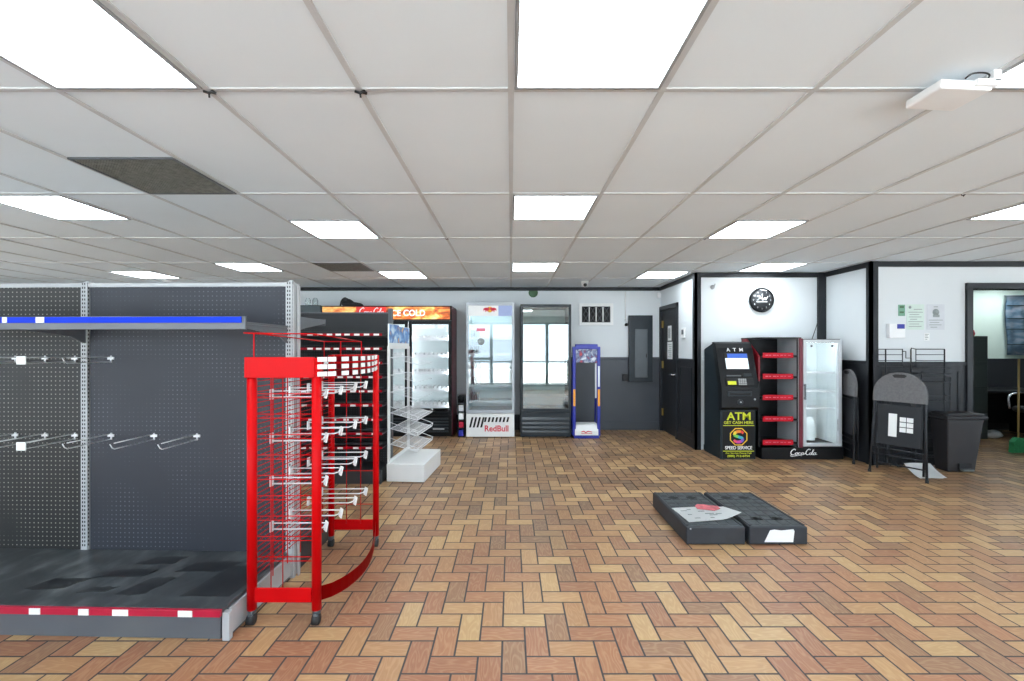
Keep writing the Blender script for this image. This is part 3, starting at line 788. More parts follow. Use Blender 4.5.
lump((-2.66, 7.3, 2.066), .10, .09, .06, 2); lump((-2.52, 7.28, 2.066), .13, .08, .03, 5); lump((-2.69, 7.3, 2.14), .05, .05, .035, 3)
b.tube(spline([(-2.76, 7.26, 2.08), (-2.74, 7.26, 2.16), (-2.69, 7.27, 2.21), (-2.64, 7.27, 2.17), (-2.58, 7.27, 2.14), (-2.47, 7.26, 2.12)], 5), .014, 8)
single('dark_bag', b, M_rubber, 'crumpled black bag lying on top of the orange headed cooler', 'bag')

# white energy drink cooler
RX0, RX1, RY, RZ = -.70, .053, 7.0, 2.117
r = thing('energy_drink_cooler', 'silver white glass-door cooler with slanted black vent slots and red lettering', 'cooler', (-.32, 7.3, 0))
shell(RX0, RX1, RY + .05, 7.62, .38, RZ, .03).build('cabinet', M_silver_dark, r)
bx(RX0, RX1, RY + .01, 7.62, .012, .379, .008).build('base', M_frame, r)
for x in (RX0 + .05, RX1 - .05): MB().cyl((x, RY + .08, 0), (x, RY + .08, .012), .02).build('foot', M_rubber, r)
b = MB()
for q in range(11):
    x = RX0 + .045 + q * .058; lo = .16 if q < 4 else .245
    b.prism([(x, lo), (x + .030, lo), (x + .030 + (.32 - lo) * .25, .32), (x + (.32 - lo) * .25, .32)], 'Y', RY + .004, RY + .012)
b.build('vent_slots', M_atmblack, r)
MB().text('RedBull', RX0 + .475, RY + .01, .10, .09, .37, .020, t=.003).build('lettering', M_logored, r)
bx(RX0 + .03, RX1 - .03, 7.57, 7.585, .42, 2.08).box(RX0 + .031, RX0 + .04, RY + .06, 7.57, .42, 2.08).box(RX1 - .04, RX1 - .031, RY + .06, 7.57, .42, 2.08).build('lining', M_inner, r)
d = frame_mb(RX0, RX1, RY, RY + .045, .385, RZ - .003, .035, .05, .05).build('door', M_silver_dark, r)
bx(RX0 + .035, RX1 - .035, RY + .018, RY + .026, .435, RZ - .053).build('glass', M_reflglass, d)
MB().box(RX0 + .012, RX0 + .03, RY - .03, RY - .012, 1.0, 1.35, .004).box(RX0 + .012, RX0 + .03, RY - .012, RY, 1.02, 1.04).box(RX0 + .012, RX0 + .03, RY - .012, RY, 1.31, 1.33).build('handle', M_silver_dark, d)
hd = bx(RX0 + .036, RX1 - .036, RY + .004, RY + .016, 1.90, RZ - .055).build('header', M_frame, d)
bx(RX1 - .25, RX1 - .037, RY + .001, RY + .005, 1.90, RZ - .056).build('blue_panel', mat('lilac_blue_print', (150, 164, 206), .4), d)
b = MB()
bull = [(-.10, .0), (-.095, .03), (-.06, .045), (-.03, .042), (-.012, .055), (.0, .035), (.004, .012), (-.012, .01), (-.02, -.004), (-.016, -.02), (-.03, -.012), (-.05, .0), (-.055, -.02), (-.07, -.02), (-.066, .002), (-.085, .01), (-.09, -.01)]
for sgn in (-1, 1):     # two charging bulls, mirrored about the sun disc
    b.prism([(-.33 - sgn * (p[0] - .004), 1.985 + p[1]) for p in bull], 'Y', RY - .001, RY + .003)
b.build('bull_emblem', M_logored, d)
MB().lathe([(.045, 0), (.045, .002)], (-.33, RY + .004, 2.0), 24, axis='Y').build('sun_emblem', M_gold, d)
b = MB().lathe([(.055, 0), (.055, .001)], (-.47, RY + .0175, 1.50), 24, axis='Y'); b.build('round_reflection', M_inkgrey, d)  # window sign's reflection, painted as a flat grey disc on the glass
bx(-.54, -.40, RY + .015, RY + .0175, 1.66, 1.71).build('pink_reflection', M_pinkprint, d)  # reflected window lettering, painted as a pink bar
for zz in (.55, .80, 1.05, 1.30, 1.55):
    s = MB().box(RX0 + .045, RX1 - .045, RY + .1, 7.56, zz, zz + .01).box(RX0 + .045, RX1 - .045, RY + .09, RY + .1, zz - .018, zz + .022)
    s.build('shelf', M_whitewire, r)
    s = MB()
    for e in range(4): s.box(RX0 + .07 + e * .035, RX0 + .076 + e * .035, RY + .11, 7.4, zz + .01, zz + .13)
    s.build('dividers', M_steelgrey, r)
for yy in (RY + .07,): MB().cyl((RX0 + .06, yy, 1.98 + .06 * (yy > RY + .1)), (RX1 - .06, yy, 1.98 + .06 * (yy > RY + .1)), .014, n=10).build('lamp_tube', M_tube, r)

# dark grey cooler
GX0, GX1, GY, GZ = .147, .94, 7.0, 2.085
r = thing('glass_door_cooler', 'dark grey empty cooler with a mirror-like glass door', 'cooler', (.54, 7.3, 0))
shell(GX0, GX1, GY + .05, 7.62, .40, GZ, .035).build('cabinet', M_dkgrey, r)
bx(GX0, GX1, GY + .02, 7.62, .012, .399, .006).build('base', M_dkgrey, r)
for x in (GX0 + .05, GX1 - .05): MB().cyl((x, GY + .08, 0), (x, GY + .08, .012), .02).build('foot', M_rubber, r)
for q in range(4): 
    b = MB().prism([(GY + .02, .07 + q * .065), (GY - .004, .075 + q * .065), (GY - .004, .09 + q * .065), (GY + .02, .125 + q * .065)], 'X', GX0 + .03, GX1 - .03)
    b.build('louvre', mat('louvre_grey', (58, 64, 69), .35), r)
bx(GX0 + .036, GX1 - .036, 7.56, 7.58, .44, 2.04).build('lining', M_inner, r)
d = frame_mb(GX0, GX1, GY, GY + .045, .405, GZ - .003, .042, .045, .05).build('door', M_dkgrey, r)
bx(GX0 + .042, GX1 - .042, GY + .018, GY + .026, .455, GZ - .048).build('glass', M_mirrorglass, d)
MB().box(GX0 + .012, GX0 + .03, GY - .03, GY - .012, .95, 1.35, .004).box(GX0 + .012, GX0 + .03, GY - .012, GY, .97, .99).box(GX0 + .012, GX0 + .03, GY - .012, GY, 1.31, 1.33).build('handle', M_dkgrey, d)
for zz in (.62, .95, 1.28, 1.62): MB().box(GX0 + .04, GX1 - .04, GY + .1, 7.55, zz, zz + .008).build('shelf', M_whitewire, r)

# narrow packet rack between the coolers
r = thing('packet_rack', 'narrow black rack of coloured packets between the two coolers', 'rack', (-.79, 7.1, 0))
MB().box(-.835, -.83, 7.03, 7.3, 0, .64).box(-.735, -.73, 7.03, 7.3, 0, .64).box(-.83, -.735, 7.29, 7.3, 0, .64).box(-.83, -.735, 7.03, 7.29, 0, .02).box(-.83, -.735, 7.03, 7.29, .62, .64).build('frame', M_blackcab, r)
for q in range(4): bx(-.83, -.735, 7.02, 7.28, .14 + q * .13, .15 + q * .13).build('shelf', M_dkgrey, r)
PK = [('white_packet', M_paper), ('white_packet', M_silver), ('red_packet', M_redstrip), ('blue_packet', M_navy)]
for q, (n, m) in enumerate([('blue_packet', M_navy), ('red_packet', M_redstrip), ('white_packet', M_paper), ('grey_packet', M_silver)]):
    z = (.021, .151, .281, .411)[q]
    single(n, bx(-.82, -.745, 7.03, 7.22, z, z + .095, .006), m, '%s packet in the narrow rack, %s level' % (n.split('_')[0], ('bottom', 'second lowest', 'third lowest', 'second highest')[q]), 'packet', 'packets in the narrow rack')

# blue display stand
BX0, BX1, BY = .955, 1.385, 6.95
r = thing('blue_display_stand', 'tall royal blue display stand with picture header and orange stickers', 'display stand', (1.17, 7.1, 0))
fr = MB()
for x in (BX0, BX1 - .05):
    fr.box(x, x + .05, BY, BY + .05, .04, 1.42, .008).box(x, x + .05, BY + .05, BY + .34, .04, .10, .008)
    fr.tube([(x + .025, BY + .05, 1.40), (x + .025, BY + .2, 1.1), (x + .025, BY + .32, .1)], .015)
fr.box(BX0 + .04, BX1 - .04, BY, BY + .05, 1.38, 1.46, .01)
fr.box(BX0 + .05, BX1 - .05, BY + .3, BY + .34, .04, .10)
fr.box(BX0 + .02, BX1 - .02, BY - .005, BY + .04, .0, .07, .008)
fr.build('frame', M_navy, r)
bx(BX0 + .05, BX1 - .05, BY + .012, BY + .022, 1.175, 1.385).build('header_picture', M_bluegreypic, r)
b = MB(); b.prism([(BY - .01, .05), (BY - .01, .12), (BY + .03, .21), (BY + .28, .21), (BY + .28, .05)], 'X', BX0 + .035, BX1 - .035); tray = b.build('tray', M_frame, r)
MB().box(BX0 + .13, BX1 - .13, BY - .0125, BY - .0095, .075, .083).ribbon(spline([(BX0 + .13, .10, .006), (BX0 + .17, .112, .008), (BX0 + .2, .095, .007), (BX0 + .24, .112, .008), (BX1 - .13, .10, .005)], 4), BY - .010).build('red_mark', M_logored, tray)
for x in (BX0 + .008, BX1 - .042):
    bx(x, x + .034, BY - .003, BY + .001, .50, .76).build('orange_sticker', M_orange, r)
bx(BX1 - .040, BX1 - .010, BY - .003, BY + .001, .80, 1.12).build('white_sticker', M_silver, r)
b = MB()
for q in range(9): b.box(BX1 - .070, BX1 - .056, BY + .04, BY + .046, .66 + q * .05, .695 + q * .05)
for q in range(1): b.box(BX1 - .075, BX1 - .051, BY + .046, BY + .05, .62, 1.16)
b.build('side_strip', [M_silver], r)

# ------------------------------------------------------------------ cash machine
AX0, AX1 = 2.64, 3.08
r = thing('cash_machine', 'black standing cash machine with yellow ATM lettering', 'cash machine', (2.86, 5.88, 0))
MB().prism([(6.13, .0), (5.66, .0), (5.66, .60), (5.74, 1.10), (5.84, 1.45), (5.9, 1.455), (6.13, 1.385)], 'X', AX0, AX1).build('cabinet', M_atmside, r)
MB().prism([(5.68, .61), (5.625, .63), (5.60, .66), (5.60, .90), (5.66, 1.10), (5.755, 1.40), (5.79, 1.46), (5.83, 1.48), (5.87, 1.475), (5.86, 1.445), (5.76, 1.10), (5.70, .90)], 'X', AX0 - .012, AX1 + .012).build('fascia', M_atmblack, r)
def slope(mb, p, q):
    """matrix: local X across, local Z up the slope p->q in (y,z), local -Y outwards; origin at p"""
    d = Vector((0, q[0] - p[0], q[1] - p[1])).normalized(); x = Vector((1, 0, 0)); y = d.cross(x)
    m = Matrix.Identity(4)
    for k in range(3): m[k][0], m[k][1], m[k][2], m[k][3] = x[k], y[k], d[k], (2.86, p[0], p[1])[k]
    mb.M = m; return mb
P1, P2 = (5.66, 1.10), (5.755, 1.40)
b = slope(MB(), P1, P2); b.text('A  T  M', 0, -.002, .268, .045, .21, .008, t=.003); b.build('sign_lettering', M_printwhite, r)
sc = slope(MB(), P1, P2).box(-.155, .155, -.012, .01, .025, .245, .005).build('screen_bezel', M_dark, r)
slope(MB(), P1, P2).box(-.142, .142, -.014, -.011, .035, .175).build('screen', M_screen, sc)
slope(MB(), P1, P2).box(-.11, .142, -.014, -.011, .175, .235).build('screen_banner', M_screenblue, sc)
P3, P4 = (5.60, .90), (5.66, 1.10)
k_ = slope(MB(), P3, P4).box(-.17, .17, -.018, .004, .03, .125, .004).build('keypad_ledge', M_dark, r)
slope(MB(), P3, P4).box(-.155, -.05, -.021, -.017, .038, .085, .001).build('yellow_label', M_yellow, k_)
b = slope(MB(), P3, P4)
for u in range(4):
    for v in range(4): b.box(-.02 + u * .026, .0 + u * .026, -.024, -.017, .036 + v * .021, .052 + v * .021, .001)
b.build('keys', M_lightsteel, k_)
slope(MB(), P3, P4).box(-.15, .03, -.010, .002, .15, .165, .002).build('receipt_slot', M_castor, r)
slope(MB(), P3, P4).box(.06, .16, -.014, .002, .145, .185, .004).build('card_reader', M_dkgrey, r)
b = MB().box(2.70, 3.0, 5.585, 5.61, .80, .86, .004); cd = b.build('cash_tray', M_dkgrey, r)
MB().box(2.72, 2.98, 5.580, 5.587, .815, .84, .002).build('cash_slot', M_dark, cd)
MB().lathe([(.035, 0), (.035, .008), (.02, .014)], (2.86, 5.60, .725), 20, axis='Y').build('lock_escutcheon', M_dkgrey, r)
MB().lathe([(.010, .014), (.010, .018)], (2.86, 5.60, .725), 12, axis='Y').build('keyhole', M_lightsteel, r)
MB().lathe([(.012, 0), (.012, .006)], (3.04, 5.60, .76), 12, axis='Y').build('lock', M_lightsteel, r)
pn = bx(AX0 + .025, AX1 - .012, 5.652, 5.661, .015, .605).build('advert_panel', M_atmblack, r)
YP = 5.652
b = MB().text('ATM', 2.865, YP, .495, .095, .30, .016).text('GET CASH HERE', 2.865, YP, .445, .034, .37, .010)
b.build('yellow_lettering', M_yellow, pn)
for z in (.42, .098): bx(2.67, 3.06, YP - .002, YP, z, z + .008).build('yellow_rule', M_yellow, pn)
MB().text('SPEED SERVICE', 2.865, YP, .125, .04, .34, .010).build('white_lettering', M_printwhite, pn)
MB().text('For Service Please Call', 2.865, YP, .068, .018, .32).text('(888) 712-8754', 2.865, YP, .028, .026, .28, .012).build('small_lettering', M_yellow, pn)
oc = [(2.865 + .118 * math.cos(R(22.5 + 45 * q)), .283 + .118 * math.sin(R(22.5 + 45 * q))) for q in range(8)]
oi = [(2.865 + .106 * math.cos(R(22.5 + 45 * q)), .283 + .106 * math.sin(R(22.5 + 45 * q))) for q in range(8)]
b = MB()
for q in range(8): b.prism([oc[q], oc[(q + 1) % 8], oi[(q + 1) % 8], oi[q]], 'Y', YP - .003, YP)
b.build('octagon_outline', M_gold, pn)
rb = [(228, 60, 60), (240, 140, 40), (244, 210, 60), (120, 200, 80), (60, 170, 190), (120, 90, 200), (210, 70, 170), (236, 80, 110)]
sp = spline([(2.925, .325, .014), (2.90, .345, .017), (2.855, .348, .018), (2.818, .33, .018), (2.818, .30, .018), (2.86, .283, .018), (2.908, .266, .018), (2.912, .236, .018), (2.875, .218, .018), (2.83, .222, .017), (2.805, .243, .014)], 4)
for q in range(8):
    seg = sp[q * 5:q * 5 + 6]
    if len(seg) > 1: MB().ribbon(seg, YP).build('emblem_stroke', mat('emblem_%d' % q, rb[q], .45, var=.05), pn)

# ------------------------------------------------------------------ red-lipped shelf and small cooler on one black base
r = thing('snack_shelf_cooler', 'black open snack shelf with red strips joined to a small glass-door cooler', 'merchandiser', (3.67, 5.9, 0))
bx(3.15, 4.18, 5.64, 6.14, .0, .148, .006).build('base', M_blackcab, r)
script_logo(MB(), 3.50, .055, .075, .34, 5.639).build('script_lettering', M_printwhite, r)
bx(3.15, 3.63, 6.09, 6.14, .149, 1.52).build('back_panel', M_blackcab, r)
MB().prism([(6.09, .98), (5.68, .98), (5.68, 1.30), (5.98, 1.52), (6.09, 1.52)], 'X', 3.13, 3.15).build('side_panel', M_deepred, r)
bx(3.13, 3.15, 5.68, 6.09, .149, .979).build('side_panel', M_blackcab, r)
bx(3.15, 3.156, 5.70, 6.09, .149, 1.28).build('side_lining', M_blackcab, r)
bx(3.61, 3.625, 5.66, 6.09, .149, 1.52).build('grey_side_panel', M_greyside, r)
bx(3.625, 3.668, 5.64, 6.14, .149, 1.52, .003).build('divider_post', M_maroon, r)
bx(3.14, 3.66, 5.66, 6.13, 1.52, 1.535).build('top_panel', M_blackcab, r)
bx(3.602, 3.612, 5.65, 5.665, .149, 1.52).build('front_post', M_blackcab, r)
for q, z in enumerate((.215, .51, .78, 1.045, 1.31)):
    y0 = 5.66
    s = MB().prism([(y0, z - .025), (y0 + .42, z - .05), (y0 + .42, z - .03), (y0, z)], 'X', 3.157, 3.609).build('shelf', M_blackcab, r)
    p = bx(3.17, 3.55, y0 - .014, y0 - .001, z - .035, z + .03, .002).build('price_strip', mat('bright_red_strip', (190, 18, 38), .45, spec=.2), s)
    b = MB()
    for e in range(7):
        b.box(3.20 + e * .047, 3.235 + e * .047 - .012 * (e % 2), y0 - .0155, y0 - .0135, z - .006, z + .004)
    b.build('strip_marks', M_pinkprint, s)
kb = shell(3.672, 4.18, 5.70, 6.14, .150, 1.513, .02).build('cooler_cabinet', M_blackcab, r)
bx(3.692, 4.16, 6.10, 6.115, .18, 1.49).box(3.693, 3.70, 5.71, 6.10, .18, 1.49).box(4.153, 4.159, 5.71, 6.10, .18, 1.49).build('lining', M_inner, r)
d = frame_mb(3.68, 4.165, 5.65, 5.695, .16, 1.505, .04).build('cooler_door', M_silver, r)
bx(3.72, 4.125, 5.665, 5.672, .20, 1.465).build('glass', M_coolglass, d)
MB().box(3.684, 3.70, 5.625, 5.64, .75, .95, .003).box(3.684, 3.70, 5.64, 5.65, .76, .78).box(3.684, 3.70, 5.64, 5.65, .92, .94).build('handle', M_steelgrey, d)
bx(4.125, 4.135, 5.66, 5.672, .35, .5).build('door_gasket', M_castor, d)
for z in (.62, .84, 1.08): MB().box(3.71, 4.15, 5.75, 6.09, z, z + .006).box(3.71, 4.15, 5.742, 5.75, z - .006, z + .012).build('wire_shelf', M_whitewire, r)
MB().prism(arc_pts := [(3.74, .19), (3.98, .19), (3.98, .42), (3.96, .48), (3.92, .50), (3.74, .50)], 'Y', 5.88, 6.09).build('compressor_cover', M_inner, r)
MB().cyl((3.705, 5.705, .25), (3.705, 5.705, 1.45), .010, n=8).build('lamp_tube', M_tube, r)
MB().cyl((3.75, 5.71, 1.475), (4.1, 5.71, 1.475), .010, n=8).build('lamp_tube', M_tube, r)
for x in (3.79, 4.05): MB().lathe([(.014, 0), (.014, .004)], (x, 5.664, 1.425), 12, axis='Y').build('suction_cup', M_castor, d)
single('hanging_cable', MB().tube(spline([(4.275, 6.155, 2.05), (4.22, 6.16, 1.80), (4.16, 6.165, 1.60), (4.12, 6.16, 1.50)], 6), .005, 6), M_rubber, 'thin black cable slanting down the white wall behind the small cooler', 'cable')

# ------------------------------------------------------------------ folding chairs
def folding_chair(label, labels=True):
    r = thing('folding_chair', label, 'folding chair', (0, 0, 0))
    MBm = MB
    w = .235
    # outer frame: legs up and round the back
    pts = [(-w - .018, -.01, .0), (-w + .005, -.01, .55), (-w + .01, -.01, .86)] + [(-.225 * math.cos(R(a)), -.01, .90 + .22 * math.sin(R(a))) for a in range(8, 173, 14)] + [(w - .01, -.01, .86), (w - .005, -.01, .55), (w + .018, -.01, .0)]
    MB().tube(pts, .0125, 10).build('frame', M_chairmetal, r)
    # back pad, half round, with hand hole
    def outl(k):
        o = [(-.238 * k, .81)] + [(-.240 * k * math.cos(R(a)), .90 + .236 * k * math.sin(R(a))) for a in range(0, 181, 12)] + [(.238 * k, .81)]
        return o
    b = MB(); b.prism(outl(1.0), 'Y', -.024, .006); b.build('backrest', M_fabric, r)
    MB().prism([(-.065, 1.10), (-.045, 1.075), (.045, 1.075), (.065, 1.10), (.04, 1.112), (-.04, 1.112)], 'Y', -.0285, -.022).build('hand_hole', M_dark, r)
    # folded seat: metal underside towards the viewer
    seat = MB().box(-.195, .195, -.012, .016, .335, .775, .010, seg=3).build('seat', M_chairmetal, r)
    MB().tube([(-.2, -.006, .34), (-.2, -.006, .77), (.2, -.006, .77), (.2, -.006, .34)], .009, 8, closed=True).build('seat_rim', M_chairmetal, r)
    bx(-.185, .185, .016, .035, .345, .765, .01).build('seat_pad', M_fabric, r)
    if labels:
        b = MB().box(-.09, -.015, -.0145, -.0115, .43, .68); 
        s1 = b.build('care_label', M_paper, r); s1['label'] = 'tall white care label'
        b = MB()
        for u in range(2):
            for v in range(3): b.box(.01 + u * .062, .065 + u * .062, -.0145, -.0115, .49 + v * .056 , .538 + v * .056, mi=0)
        b.build('care_label', M_paper, r)
    # rear legs folded behind
    for s_ in (-1, 1): MB().tube([(s_ * .205, .045, .05), (s_ * .205, .035, .50), (s_ * .212, .015, .80)], .011, 10).build('rear_leg', M_chairmetal, r)
    for z, y in ((.22, -.01), (.29, -.01)): MB().tube([(-w + .003, y, z), (w - .003, y, z)], .008, 8).build('stretcher', M_chairmetal, r)
    for z in (.12, ): MB().tube([(-.205, .042, z), (.205, .042, z)], .008, 8).build('rear_stretcher', M_chairmetal, r)
    for s_ in (-1, 1): MB().cyl((s_ * (w + .018), -.01, 0), (s_ * (w + .018), -.01, .03), .016, n=12).build('foot', M_rubber, r)
    return r
fc = folding_chair('grey backed folding chair folded flat, leaning in front of the black wire rack')
fc.location = (4.19, 4.87, 0.0); fc.rotation_euler = (R(-4), 0, R(-62))
fc2 = folding_chair('folded chair seen edge on, leaning on the dark wall right of the small cooler', False)
fc2.location = (4.215, 5.66, 0); fc2.rotation_euler = (R(-2), 0, R(-106))

# ------------------------------------------------------------------ black wire rack, bin, floor paper
r = thing('wire_rack', 'empty black wire display rack against the right wall behind the folding chair', 'wire rack', (4.66, 5.25, 0))
def wr_(name, *pts, rad=.006, closed=False): return MB().tube(list(pts), rad, 8, closed=closed).build(name, M_chairmetal, r)
for x in (4.46, 4.76, 5.16):
    wr_('post', (x, 5.345, .02), (x, 5.345, 1.385), rad=.007)
    wr_('front_post', (x, 5.275, .02), (x, 5.275, 1.06), rad=.006)
for a, c in ((4.37, 4.66), (4.82, 5.16)):
    wr_('top_loop', (a, 5.345, 1.18), (a, 5.345, 1.385), (c, 5.345, 1.385), (c, 5.345, 1.18), closed=True)
    for z in (1.32, 1.25): wr_('top_wire', (a, 5.345, z), (c, 5.345, z), rad=.004)
MB().tube([(4.66, 5.345, 1.36), (4.70, 5.345, 1.36), (4.70, 5.345, 1.28), (4.76, 5.345, 1.28), (4.765, 5.345, 1.40), (4.82, 5.345, 1.385)], .005, 8).build('centre_clip', M_chairmetal, r)
for z in (.12, .34, .56, .78, 1.0, 1.10):
    b = MB()
    b.tube([(4.46, 5.27, z), (5.16, 5.27, z), (5.16, 5.35, z), (4.46, 5.35, z)], .005, 6, closed=True).tube([(4.46, 5.27, z + .06), (5.16, 5.27, z + .06)], .004, 6).tube([(5.16, 5.27, z + .06), (5.16, 5.35, z + .06)], .004, 6)
    for q in range(15): b.tube([(4.49 + q * .045, 5.27, z), (4.49 + q * .045, 5.35, z)], .0025, 5)
    b.build('shelf', M_chairmetal, r)
for x in (4.55, 4.9): wr_('foot_loop', (x - .03, 5.26, .06), (x - .03, 5.25, .01), (x + .03, 5.25, .01), (x + .03, 5.26, .06), rad=.005)

r = thing('pedal_bin', 'charcoal plastic pedal bin beside the doorway', 'bin', (5.12, 5.2, 0))
b = MB()
lo = [(4.93, 5.06), (5.235, 5.06), (5.235, 5.23), (4.93, 5.23)]; hi = [(4.885, 5.02), (5.30, 5.02), (5.30, 5.245), (4.885, 5.245)]
A = [b.bm.verts.new((x, y, .0)) for x, y in lo]; B = [b.bm.verts.new((x, y, .60)) for x, y in hi]
b.bm.faces.new(A[::-1]); b.bm.faces.new(B)
for q in range(4): b.bm.faces.new((A[q], A[(q + 1) % 4], B[(q + 1) % 4], B[q]))
bmesh.ops.bevel(b.bm, geom=b.bm.edges[:], offset=.018, segments=3, affect='EDGES', profile=.5)
b.build('body', M_binplastic, r)
MB().box(4.865, 5.325, 5.0, 5.255, .60, .635, .012).box(4.89, 5.30, 5.02, 5.24, .635, .665, .014).build('lid', M_binplastic, r)
pd = MB().box(5.03, 5.17, 5.035, 5.06, .03, .10, .004).build('pedal_recess', M_dark, r)
bx(5.04, 5.16, 4.995, 5.04, .025, .045, .004).build('pedal', M_steelgrey, r)

b = MB(); 
def sheet(u, v):
    x = 4.38 + .32 * u + .08 * v; y = 4.80 + .02 * u + .30 * v
    return (x, y, .003 + .088 * v ** 1.8 + .004 * math.sin(5 * u))
b.grid(sheet, 10, 12, .002)
single('floor_paper', b, M_paper, 'curled blank white sheet on the floor beside the folding chair', 'paper')

# ------------------------------------------------------------------ two low black plinths
def plinth(x0, x1, label):
    r = thing('low_plinth', label, 'plinth', ((x0 + x1) / 2, 3.57, 0), 'low black plinths on the floor')
    y0, y1, h = 3.19, 3.955, .128
    MB().box(x0, x1, y0, y1, .003, h, .008).build('body', M_crate, r)
    for a in (x0 + .03, x1 - .09):
        for c in (y0 + .03, y1 - .09): bx(a, a + .06, c, c + .06, 0, .014).build('foot', M_rubber, r)
    tp = MB().box(x0 + .012, x1 - .012, y0 + .012, y1 - .012, h - .002, h + .004, .002)
    n = 5
    for u in range(n):
        for v in range(8):
            a = x0 + .025 + u * (x1 - x0 - .05) / n; c = y0 + .03 + v * (y1 - y0 - .06) / 8
            tp.box(a + .006, a + (x1 - x0 - .05) / n - .006, c + .006, c + (y1 - y0 - .06) / 8 - .006, h + .003, h + .007, .002)
    tp.build('top', M_cratetop, r)
    for yy in (y0 + .14, y1 - .16):
        for u in (.3, .66):
            a = x0 + u * (x1 - x0); MB().box(a - .04, a + .04, yy - .018, yy + .018, h + .006, h + .0085, .001).box(a - .015, a + .015, yy - .03, yy + .03, h + .006, h + .0085, .001).build('grip_slot', M_dark, r)
    for x in (x0 + .016, x1 - .016): bx(x - .010, x + .010, y0 + .02, y1 - .02, h + .003, h + .0095, .002).build('edge_rail', M_crate, r)
    return r
p1 = plinth(1.247, 1.665, 'left low black plinth on the tiled floor, with a flyer on it')
MB().lathe([(.006, 0), (.006, .003)], (1.275, 3.19, .115), 10, axis='Y').build('rivet', M_lightsteel, p1)
p2 = plinth(1.695, 2.108, 'right low black plinth on the tiled floor, white torn label on its front')
MB().prism([(1.80, .022), (1.84, .105), (1.872, .11), (1.92, .104), (2.005, .112), (2.012, .10), (2.003, .022)], 'Y', 3.1865, 3.190).build('torn_label', M_paper, p2)
r = thing('flyer', 'white flyer with a red picture lying on the left low plinth', 'flyer', (1.47, 3.42, .138))
def fl(u, v):
    x = -.215 + .43 * u; y = -.145 + .29 * v
    return (x, y + .05 * u * u * (1 - v), .002 + .055 * max(0, u - .6) ** 1.5 * 3 * (1 - v) + .003 * math.sin(4 * u))
m = Matrix.Translation((1.49, 3.41, .1385)) @ Matrix.Rotation(R(5), 4, 'Z')
b = MB(); b.M = m; b.grid(fl, 16, 8, .0012); b.build('sheet', M_paper, r)
b = MB(); b.M = m
pic = [(-.02, .13), (.02, .175), (.07, .16), (.10, .14), (.16, .115), (.15, .06), (.08, .02), (.02, .05), (-.03, .07)]
b.prism([(x, y + .02) for x, y in pic], 'Z', .0075, .0095); b.build('red_picture', mat('flyer_red_picture', (196, 96, 104), .6, var=.35, scale=22), r)
b = MB(); b.M = m
b.M = Matrix()
for x, y, l in [(-.18, .06, .05), (-.12, .08, .03), (-.16, -.02, .03), (-.02, -.01, .07), (.0, -.04, .06), (.06, -.02, .05), (-.05, .04, .05), (-.14, -.09, .04), (-.02, -.09, .03)]:
    b = MB(); b.M = m; b.box(x, x + l, y, y + .008, .0068, .0082); b.build('print', M_inkgrey, r)


# ------------------------------------------------------------------ front pegboard gondola
GP, GF, GE = 2.74, 2.145, -1.35          # panel, base front, right end
LX = -4.0
r = thing('gondola_shelving', 'double-sided pegboard gondola shelving at left with blue shelf strip', 'gondola shelving', (GE, GP, 0))
gondola = r
bx(LX, -2.645, GP, GP + .03, .15, 1.775).build('back_panel', M_pegL, r)
bx(-2.60, GE - .02, GP, GP + .03, .15, 1.775).build('back_panel', M_pegR, r)
bx(LX, GE, GP - .006, GP + .05, 1.775, 1.80, .003).build('top_rail', M_lightsteel, r)
def upright(x):
    u = MB().box(x - .02, x + .02, GP - .012, GP + .006, .0, 1.803, .002)
    u.box(x - .02, x + .02, GP + .035, GP + .055, .0, 1.803, .002).box(x - .012, x + .012, GP + .006, GP + .035, 0, 1.815)
    u = u.build('upright', M_lightsteel, r)
    s = MB()
    for q in range(68):
        z = .18 + q * .024
        s.box(x - .010, x - .004, GP - .0135, GP - .0115, z, z + .013).box(x + .004, x + .010, GP - .0135, GP - .0115, z, z + .013)
        s.box(x + .0185, x + .0205, GP - .006, GP + .001, z, z + .013)
    s.build('slots', M_dark, u)
for x in (-3.82, -2.63, GE): upright(x)
ub = MB()
for q, dx in enumerate((.026, .040)): ub.box(GE + dx - .003, GE + dx + .003, GP - .01 + q * .03, GP + .015 + q * .03, 0, 1.79)
ub.build('end_channel', M_lightsteel, r)
bx(LX, GE, GF + .03, GP, .0, .14).build('base', M_gondola, r)
bx(LX, GE - .03, GF + .012, GF + .03, .0, .122, .003).build('kick_plate', M_gondola, r)
bx(GE - .015, GE + .02, GF + .0, GF + .03, 0.0, .135, .003).box(GE + .0, GE + .012, GF + .03, GP, .02, .14).build('base_bracket', M_lightsteel, r)
M_deck = art_mat('scuffed_black_deck', [(.22, (48, 51, 54)), (.48, (66, 70, 73)), (.62, (88, 93, 95)), (.75, (116, 121, 121))], 5.5, (1.6, .8, 1), .36, dist=.35)
bx(LX, GE - .006, GF - .005, GP - .001, .14, .158, .004).build('base_deck', M_deck, r)
M_mark = mat('dark_deck_mark', (40, 42, 45), .3, var=.2, scale=9)
